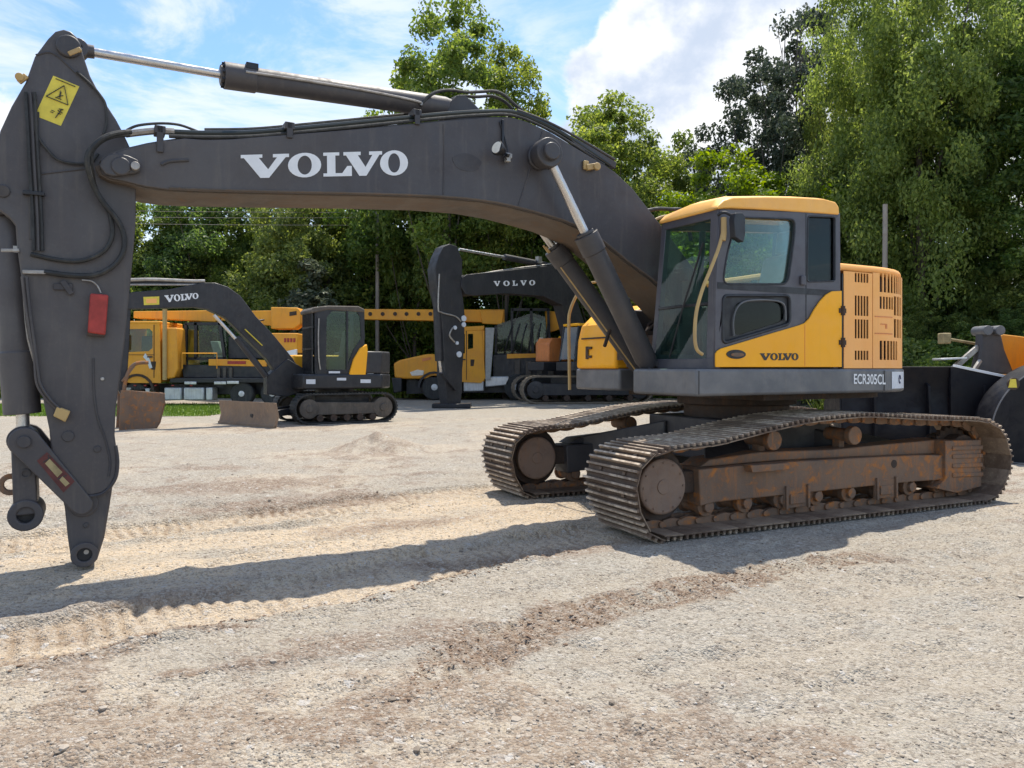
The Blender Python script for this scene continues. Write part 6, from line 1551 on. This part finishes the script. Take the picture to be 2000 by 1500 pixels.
q = MB(); q.prism(pr([(552, 606), (566, 604), (566, 612), (552, 614)]), Y1 + .98, Y1 + 1.0); P('boom_bolt', q, 'rustdark', tA)
plate('counterweight', [(515, 650), (577, 650), (577, 690), (540, 684), (515, 690)], .3, 2.2, 'yellowo', .04)
for k in range(4):
    q = MB(); q.prism(pr([(551 + k * 6, 660), (555 + k * 6, 660), (555 + k * 6, 668), (551 + k * 6, 668)]), Y1 + .28, Y1 + .30); P('red_letter_mark', q, 'red', tA)
plate('rear_step', [(556, 686), (577, 682), (577, 696), (556, 694)], .1, .3, 'white', .01)
for px in (262, 470, 530, 600): wheel(X_(px), Y1 + .1, .50, .50, .35, tA)
q = MB(); wx, r_ = X_(268), .72; q.prism([(wx + r_ * math.cos(t), .62 + r_ * math.sin(t)) for t in [math.pi * k / 10 for k in range(11)]] + [(wx + .62 * math.cos(t), .62 + .62 * math.sin(t)) for t in [math.pi - math.pi * k / 10 for k in range(11)]], Y1 - .05, Y1 + .5); P('fender', q, 'rustdark', tA)
for (px, py) in ((372, 748), (430, 748), (455, 747)): q = MB(); q.box((X_(px), Y1 + .0, Z_(py)), (.5, .06, .12)); P('side_marker', q, 'tankw', tA, .02)

q = MB(); q.bar((X_(243), Y1 - .012, Z_(634)), (X_(243), Y1 - .012, Z_(735)), .03, .01, (0, 1, 0)); q.bar((X_(301), Y1 - .012, Z_(634)), (X_(301), Y1 - .012, Z_(738)), .03, .01, (0, 1, 0)); q.bar((X_(243), Y1 - .012, Z_(693)), (X_(301), Y1 - .012, Z_(693)), .02, .01, (0, 1, 0)); P('door_seam', q, 'rustdark', cA)
q = MB(); q.tube([(X_(246), Y1 - .25, Z_(640)), (X_(243), Y1 - .3, Z_(655)), (X_(243), Y1 - .3, Z_(690)), (X_(247), Y1 - .05, Z_(694))], .03); q.box((X_(243), Y1 - .3, Z_(668)), (.12, .22, .62)); P('side_mirror', q, 'black', cA, .01)
q = MB(); q.box((X_(293), Y1 - .02, Z_(697)), (.2, .05, .06)); P('door_handle', q, 'black', cA)
for k in range(3):
    q = MB(); q.span((X_(418 + 12 * k), Y1 + .3, Z_(742)), (X_(424 + 12 * k), Y1 + .42, Z_(718))); P('valve_block', q, 'dirtframe', tA, .02)
q = MB()
for k in range(5): q.tube([(X_(430 + 14 * k), Y1 + .8, Z_(655)), (X_(436 + 14 * k), Y1 + .6, Z_(640 - 3 * k)), (X_(446 + 14 * k), Y1 + .9, Z_(622))], .035, 6)
P('boom_hoses', q, 'rubber', tA)
q = MB(); q.tube([(X_(352), Y1 + .2, Z_(720)), (X_(352), Y1 + .2, Z_(690)), (X_(420), Y1 + .2, Z_(690)), (X_(420), Y1 + .2, Z_(720))], .03, 6, smooth=False); P('guard_rail', q, 'yellowo', tA)
for px in (262, 282, 302, 336, 372):
    q = MB(); q.box((X_(px), Y1 + .08, Z_(753)), (.10, .06, .05)); P('marker_lamp', q, 'red', tA)
q = MB(); q.span((X_(245), Y1 - .02, Z_(762)), (X_(256), Y1 + .4, Z_(757))); q.span((X_(244), Y1 - .05, Z_(776)), (X_(257), Y1 + .4, Z_(771))); P('cab_step', q, 'steel', tA, .01)
Y2 = 37.5
tB, X_, Z_, pr, plate = boom_truck(Y2, 'yellow bonneted boom truck behind the distant vertical arm in the middle', None)
def mk(pts, y0, y1): q = MB(); q.prism(pr(pts), Y2 + y0, Y2 + y1); return q
hd = P('bonnet', mk([(768, 710), (780, 703), (830, 692), (845, 691), (855, 696), (870, 700), (870, 740), (790, 740), (770, 738)], .1, 2.2), 'yellowo', tB, .08, 3)
P('bonnet_louvre', mk([(824, 700), (842, 697), (842, 702), (824, 706)], .08, .1), 'orange', hd); P('headlight', mk([(800, 727), (815, 722), (828, 724), (826, 733), (804, 734)], .06, .12), 'lens', hd, .01)
q = MB(); q.holed(pr([(862, 744), (862, 690), (875, 645), (940, 640), (948, 738), (940, 748)]), [pr([(878, 655), (908, 652), (908, 690), (870, 694)]), pr([(914, 652), (924, 652), (924, 680), (914, 682)])], Y2, Y2 + .06); cB = P('truck_cab', q, 'yellowo', tB)
P('cab_window', mk([(868, 650), (926, 648), (926, 692), (868, 696)], .03, .035), 'glassfar', cB); P('cab_shell', mk([(864, 640), (946, 636), (946, 645), (864, 650)], -.02, 2.3), 'yellowo', cB, .04); P('cab_back', mk([(936, 645), (946, 645), (946, 745), (936, 745)], .06, 2.3), 'yellowo', cB)
P('vent', mk([(919, 702), (927, 702), (925, 715), (919, 715)], -.01, 0), 'rustdark', cB)
P('grey_post', mk([(948, 640), (966, 640), (958, 742), (948, 742)], .0, .2), 'seatl', tB, .02)
P('operator_cab', mk([(970, 632), (1065, 600), (1072, 690), (970, 692)], .9, 2.2), 'glassfar', tB)
q = MB()
for a, b in (((968, 634), (968, 740)), ((1000, 600), (1000, 700)), ((1038, 600), (1042, 700)), ((1072, 600), (1076, 700)), ((968, 692), (1076, 690)), ((1000, 602), (1072, 602))): q.bar((X_(a[0]), Y2 + .86, Z_(a[1])), (X_(b[0]), Y2 + .86, Z_(b[1])), .13, .13, (0, 1, 0))
P('operator_cab_frame', q, 'black', tB)
q = MB(); q.cyl((X_(1057), Y2 + .6, Z_(666)), (X_(1057), Y2 + .7, Z_(666)), .20, n=16); P('round_lamp', q, 'lens', tB)
P('turntable', mk([(962, 692), (1130, 692), (1135, 738), (962, 742)], .4, 2.2), 'black', tB, .03); P('side_rail', mk([(990, 691), (1050, 690), (1050, 698), (990, 700)], .36, .42), 'yellowo', tB)
tb = P('telescopic_boom', mk([(700, 600), (860, 601), (985, 601), (985, 628), (860, 624), (700, 621)], 1.1, 1.7), 'yellowo', tB, .02)
for px in (715, 740, 765, 788, 812, 836):
    q = MB(); q.cyl((X_(px), Y2 + 1.07, Z_(610)), (X_(px), Y2 + 1.10, Z_(610)), .10, n=12); P('boom_hole', q, 'rustdark', tb)
P('boom_slide', mk([(936, 604), (984, 603), (980, 632), (940, 630)], .95, 1.1), 'yellowo', tb, .03); P('boom_rear', mk([(1066, 604), (1100, 606), (1098, 640), (1070, 650)], 1.0, 1.8), 'yellowo', tB, .03)
P('red_panel', mk([(1050, 691), (1088, 690), (1088, 697), (1050, 698)], .34, .4), 'red', tB); P('white_label', mk([(1100, 674), (1114, 673), (1114, 688), (1100, 688)], .25, .28), 'decalw', tB)
P('fuel_tank', mk([(905, 738), (945, 736), (945, 764), (905, 765)], .1, .7), 'tankw', tB, .05); P('fuel_tank', mk([(948, 736), (994, 735), (994, 752), (948, 756)], .1, .7), 'tankw', tB, .05)
P('chassis', mk([(790, 742), (1160, 738), (1160, 765), (790, 770)], .7, 1.6), 'black', tB); P('bumper', mk([(764, 738), (784, 738), (784, 765), (768, 768)], .1, 2.3), 'black', tB, .04)
for px in (848, 1010, 1060, 1120): wheel(X_(px), Y2 + .1, .64, .64, .35, tB)
q = MB(); wx, r_ = X_(848), .80; q.prism([(wx + r_ * math.cos(t), .62 + r_ * math.sin(t)) for t in [math.pi * k / 10 for k in range(11)]] + [(wx + .70 * math.cos(t), .62 + .70 * math.sin(t)) for t in [math.pi - math.pi * k / 10 for k in range(11)]], Y2 - .02, Y2 + .5); P('fender', q, 'black', tB)
q = MB(); q.span((X_(866), Y2 + .3, .4), (X_(900), Y2 + 2.2, 1.2)); P('engine_bay', q, 'black', tB)

q = MB(); q.bar((X_(911), Y2 - .012, Z_(645)), (X_(911), Y2 - .012, Z_(742)), .03, .01, (0, 1, 0)); q.box((X_(905), Y2 - .03, Z_(702)), (.2, .05, .06)); P('door_seam', q, 'rustdark', cB)
q = MB()
for k in range(6): q.tube([(X_(985 + 16 * k), Y2 + .7, Z_(690)), (X_(990 + 16 * k), Y2 + .5, Z_(668 - 5 * k)), (X_(1002 + 14 * k), Y2 + .8, Z_(630))], .04, 6)
P('boom_hoses', q, 'rubber', tB)
for k in range(4):
    q = MB(); q.span((X_(1005 + 22 * k), Y2 + .3, Z_(735)), (X_(1016 + 22 * k), Y2 + .5, Z_(702 + 3 * (k % 2)))); P('valve_block', q, 'dirtframe', tB, .02)
q = MB(); q.tube([(X_(862), Y2 - .2, Z_(660)), (X_(858), Y2 - .3, Z_(675)), (X_(862), Y2 - .1, Z_(700))], .03); q.box((X_(858), Y2 - .3, Z_(672)), (.12, .2, .6)); P('side_mirror', q, 'black', tB)

# ------------------------------------------------------------------ wheel loader and black buckets on the right
Yb = 13.6
def XB(px, Y): return (px - 1000) / 1500 * Y
# wide bucket seen from behind: curved shell, two side plates, bright cutting edge
sb = thing('loader_bucket', 'wide black loader bucket behind the big excavator rear track', 'bucket', (XB(1810, Yb), Yb, 0), R(-9))
prf = [(-.05, 1.58), (.04, 1.22), (.02, .85), (-.06, .5), (.0, .2), (.25, .03), (.8, .0), (1.35, .0)]
cur = [(p.x, p.y) for p in catmull([(a, b, 0) for a, b in prf], 4)]
def shell(cur, x0, x1, th):
    q = MB(); m = len(cur); vs_ = []
    for i in range(m):
        a = Vector(cur[max(i - 1, 0)]); b = Vector(cur[min(i + 1, m - 1)]); t = (b - a).normalized(); nr = Vector((-t.y, t.x)) * -th
        p = Vector(cur[i]); r_ = p + nr; vs_ += [(x0, p.x, p.y), (x1, p.x, p.y), (x1, r_.x, r_.y), (x0, r_.x, r_.y)]
    q.add(vs_, [(4 * i + k, 4 * i + (k + 1) % 4, 4 * i + 4 + (k + 1) % 4, 4 * i + 4 + k) for i in range(m - 1) for k in range(4)] + [(0, 1, 2, 3), (4 * m - 1, 4 * m - 2, 4 * m - 3, 4 * m - 4)]); return q
P('bucket_shell', shell(cur, -1.42, .45, -.025), 'blackm', sb)
for xx in (-1.44, 1.44):
    q = MB(); q.prism((cur if xx < 0 else [c for c in cur if c[1] < 1.3]) + [(1.2, .9), (.4, 1.3)], xx - .015, xx + .015, 'x'); P('side_plate', q, 'blackm', sb, .005)
q = MB(); q.prism([(.36, 0), (.36, 1.58), (.45, 1.585), (1.43, 1.36), (1.43, 0)], -.10, -.065); q.span((.36, -.064, 0), (.40, .06, 1.4)); P('sloping_end_plate', q, 'blackm', sb, .004)
q = MB(); q.bar((.42, -.07, 1.60), (1.44, -.07, 1.365), .10, .045); P('top_edge', q, 'white', sb, .004)
for xx in (-.9, .0, .9):
    q = MB(); q.prism([(-.16, .25), (-.20, .55), (-.12, 1.25), (.0, 1.3), (-.02, .5), (-.0, .25)], xx - .02, xx + .02, 'x'); P('stiffening_rib', q, 'blackm', sb, .004)
Yl = 12.6
ld = thing('wheel_loader', 'wheel loader at the right edge with round-backed black bucket and yellow sticker', 'wheel loader', (XB(2010, Yl), Yl, 0), R(0))
arcp = [(.62, 1.66), (.30, 1.62), (.0, 1.48), (-.32, 1.22), (-.52, .92), (-.62, .58), (-.58, .28), (-.42, .06), (-.1, .0), (.9, .0)]
cur = [(p.x, p.y) for p in catmull([(a, b, 0) for a, b in arcp], 4)]
q = MB(); q.prism(cur + [(1.0, .6), (.75, 1.4)], -.02, .02, 'y'); P('bucket_side_plate', q, 'blackm', ld, .004)
q = MB(); q.prism(cur + [(1.0, .6), (.75, 1.4)], 0.48, 0.52, 'y'); P('bucket_side_plate', q, 'blackm', ld, .004)
sh2 = shell(cur, 0, .5, -.03); sh2.v = [(b, a, c_) for a, b, c_ in sh2.v]; P('bucket_shell', sh2, 'blackm', ld)
q = MB(); q.tube([(a, -.01, b) for a, b in cur[4:34]], .013, 6, 1, False); P('bucket_rim_highlight', q, 'deckgrey', ld)  # lighter grey bead, puts the highlight along the rim into shape and colour
q = MB(); q.prism([(-.36, 1.24), (-.22, 1.24), (-.24, 1.38), (-.33, 1.38)], -.035, -.021); P('yellow_sticker', q, 'sticker', ld)
q = MB(); q.cyl((-.27, -.03, 1.30), (-.27, .0, 1.30), .10, n=18); P('sticker_pad', q, 'rustdark', ld)
q = MB(); q.box((.02, -.04, 1.28), (.10, .05, .22)); q.box((.06, -.05, 1.12), (.06, .05, .3)); P('bucket_hook', q, 'steel', ld, .01)
def sh_(q, d=.55):
    q.v = [(a + d, b, c_) for a, b, c_ in q.v]; return q
for vv in (.9, 1.9):
    q = MB(); q.prism([(1.0, .7), (.7, 1.1), (.35, 1.75), (.30, 2.12), (.45, 2.20), (.8, 2.16), (1.6, 2.0), (1.6, 1.3)], vv, vv + .14); P('lift_arm', sh_(q, .34), 'yellowo', ld, .02)
q = MB(); q.prism([(-.50, 2.26), (-.46, 2.32), (-.22, 2.32), (-.16, 2.24), (-.08, 1.9), (.10, 1.45), (-.62, 1.45), (-.52, 1.9)], 1.35, 1.55); P('tilt_lever', sh_(q), 'grey', ld, .03)
q = MB(); q.cyl((-.44, 1.25, 2.24), (-.44, 1.65, 2.24), .09, n=14); q.cyl((-.22, 1.25, 2.24), (-.22, 1.65, 2.24), .09, n=14); P('lever_pins', sh_(q), 'deckgrey', ld, .01)
q = MB(); q.bar((-.50, 1.45, 1.95), (-1.02, 1.45, 1.50), .07, .10); P('tilt_rod', sh_(q), 'steel', ld, .01)
q = MB(); q.bar((-.56, 1.3, 1.70), (-.80, 1.2, 1.42), .06, .06); q.cyl((-.8, 1.1, 1.44), (-.8, 1.4, 1.44), .05, n=10); P('hook_link', sh_(q), 'steel', ld, .01)
q = MB(); q.box((-.72, 1.9, 2.12), (.16, .2, .20)); q.bar((-.72, 1.9, 2.12), (.3, 1.9, 1.95), .05, .05); P('front_lamp', sh_(q, .4), 'dulltan', ld, .02); q = MB(); q.bar((-1.1, 1.4, 1.72), (-.62, 1.4, 1.74), .3, .035); P('mudguard_edge', sh_(q, .35), 'tankw', ld, .008)
q = MB(); q.span((1.6, .6, .9), (3.4, 2.2, 2.4)); P('loader_body', q, 'yellow', ld, .06)
wheel(2.4, .1, .75, .75, .5, ld)
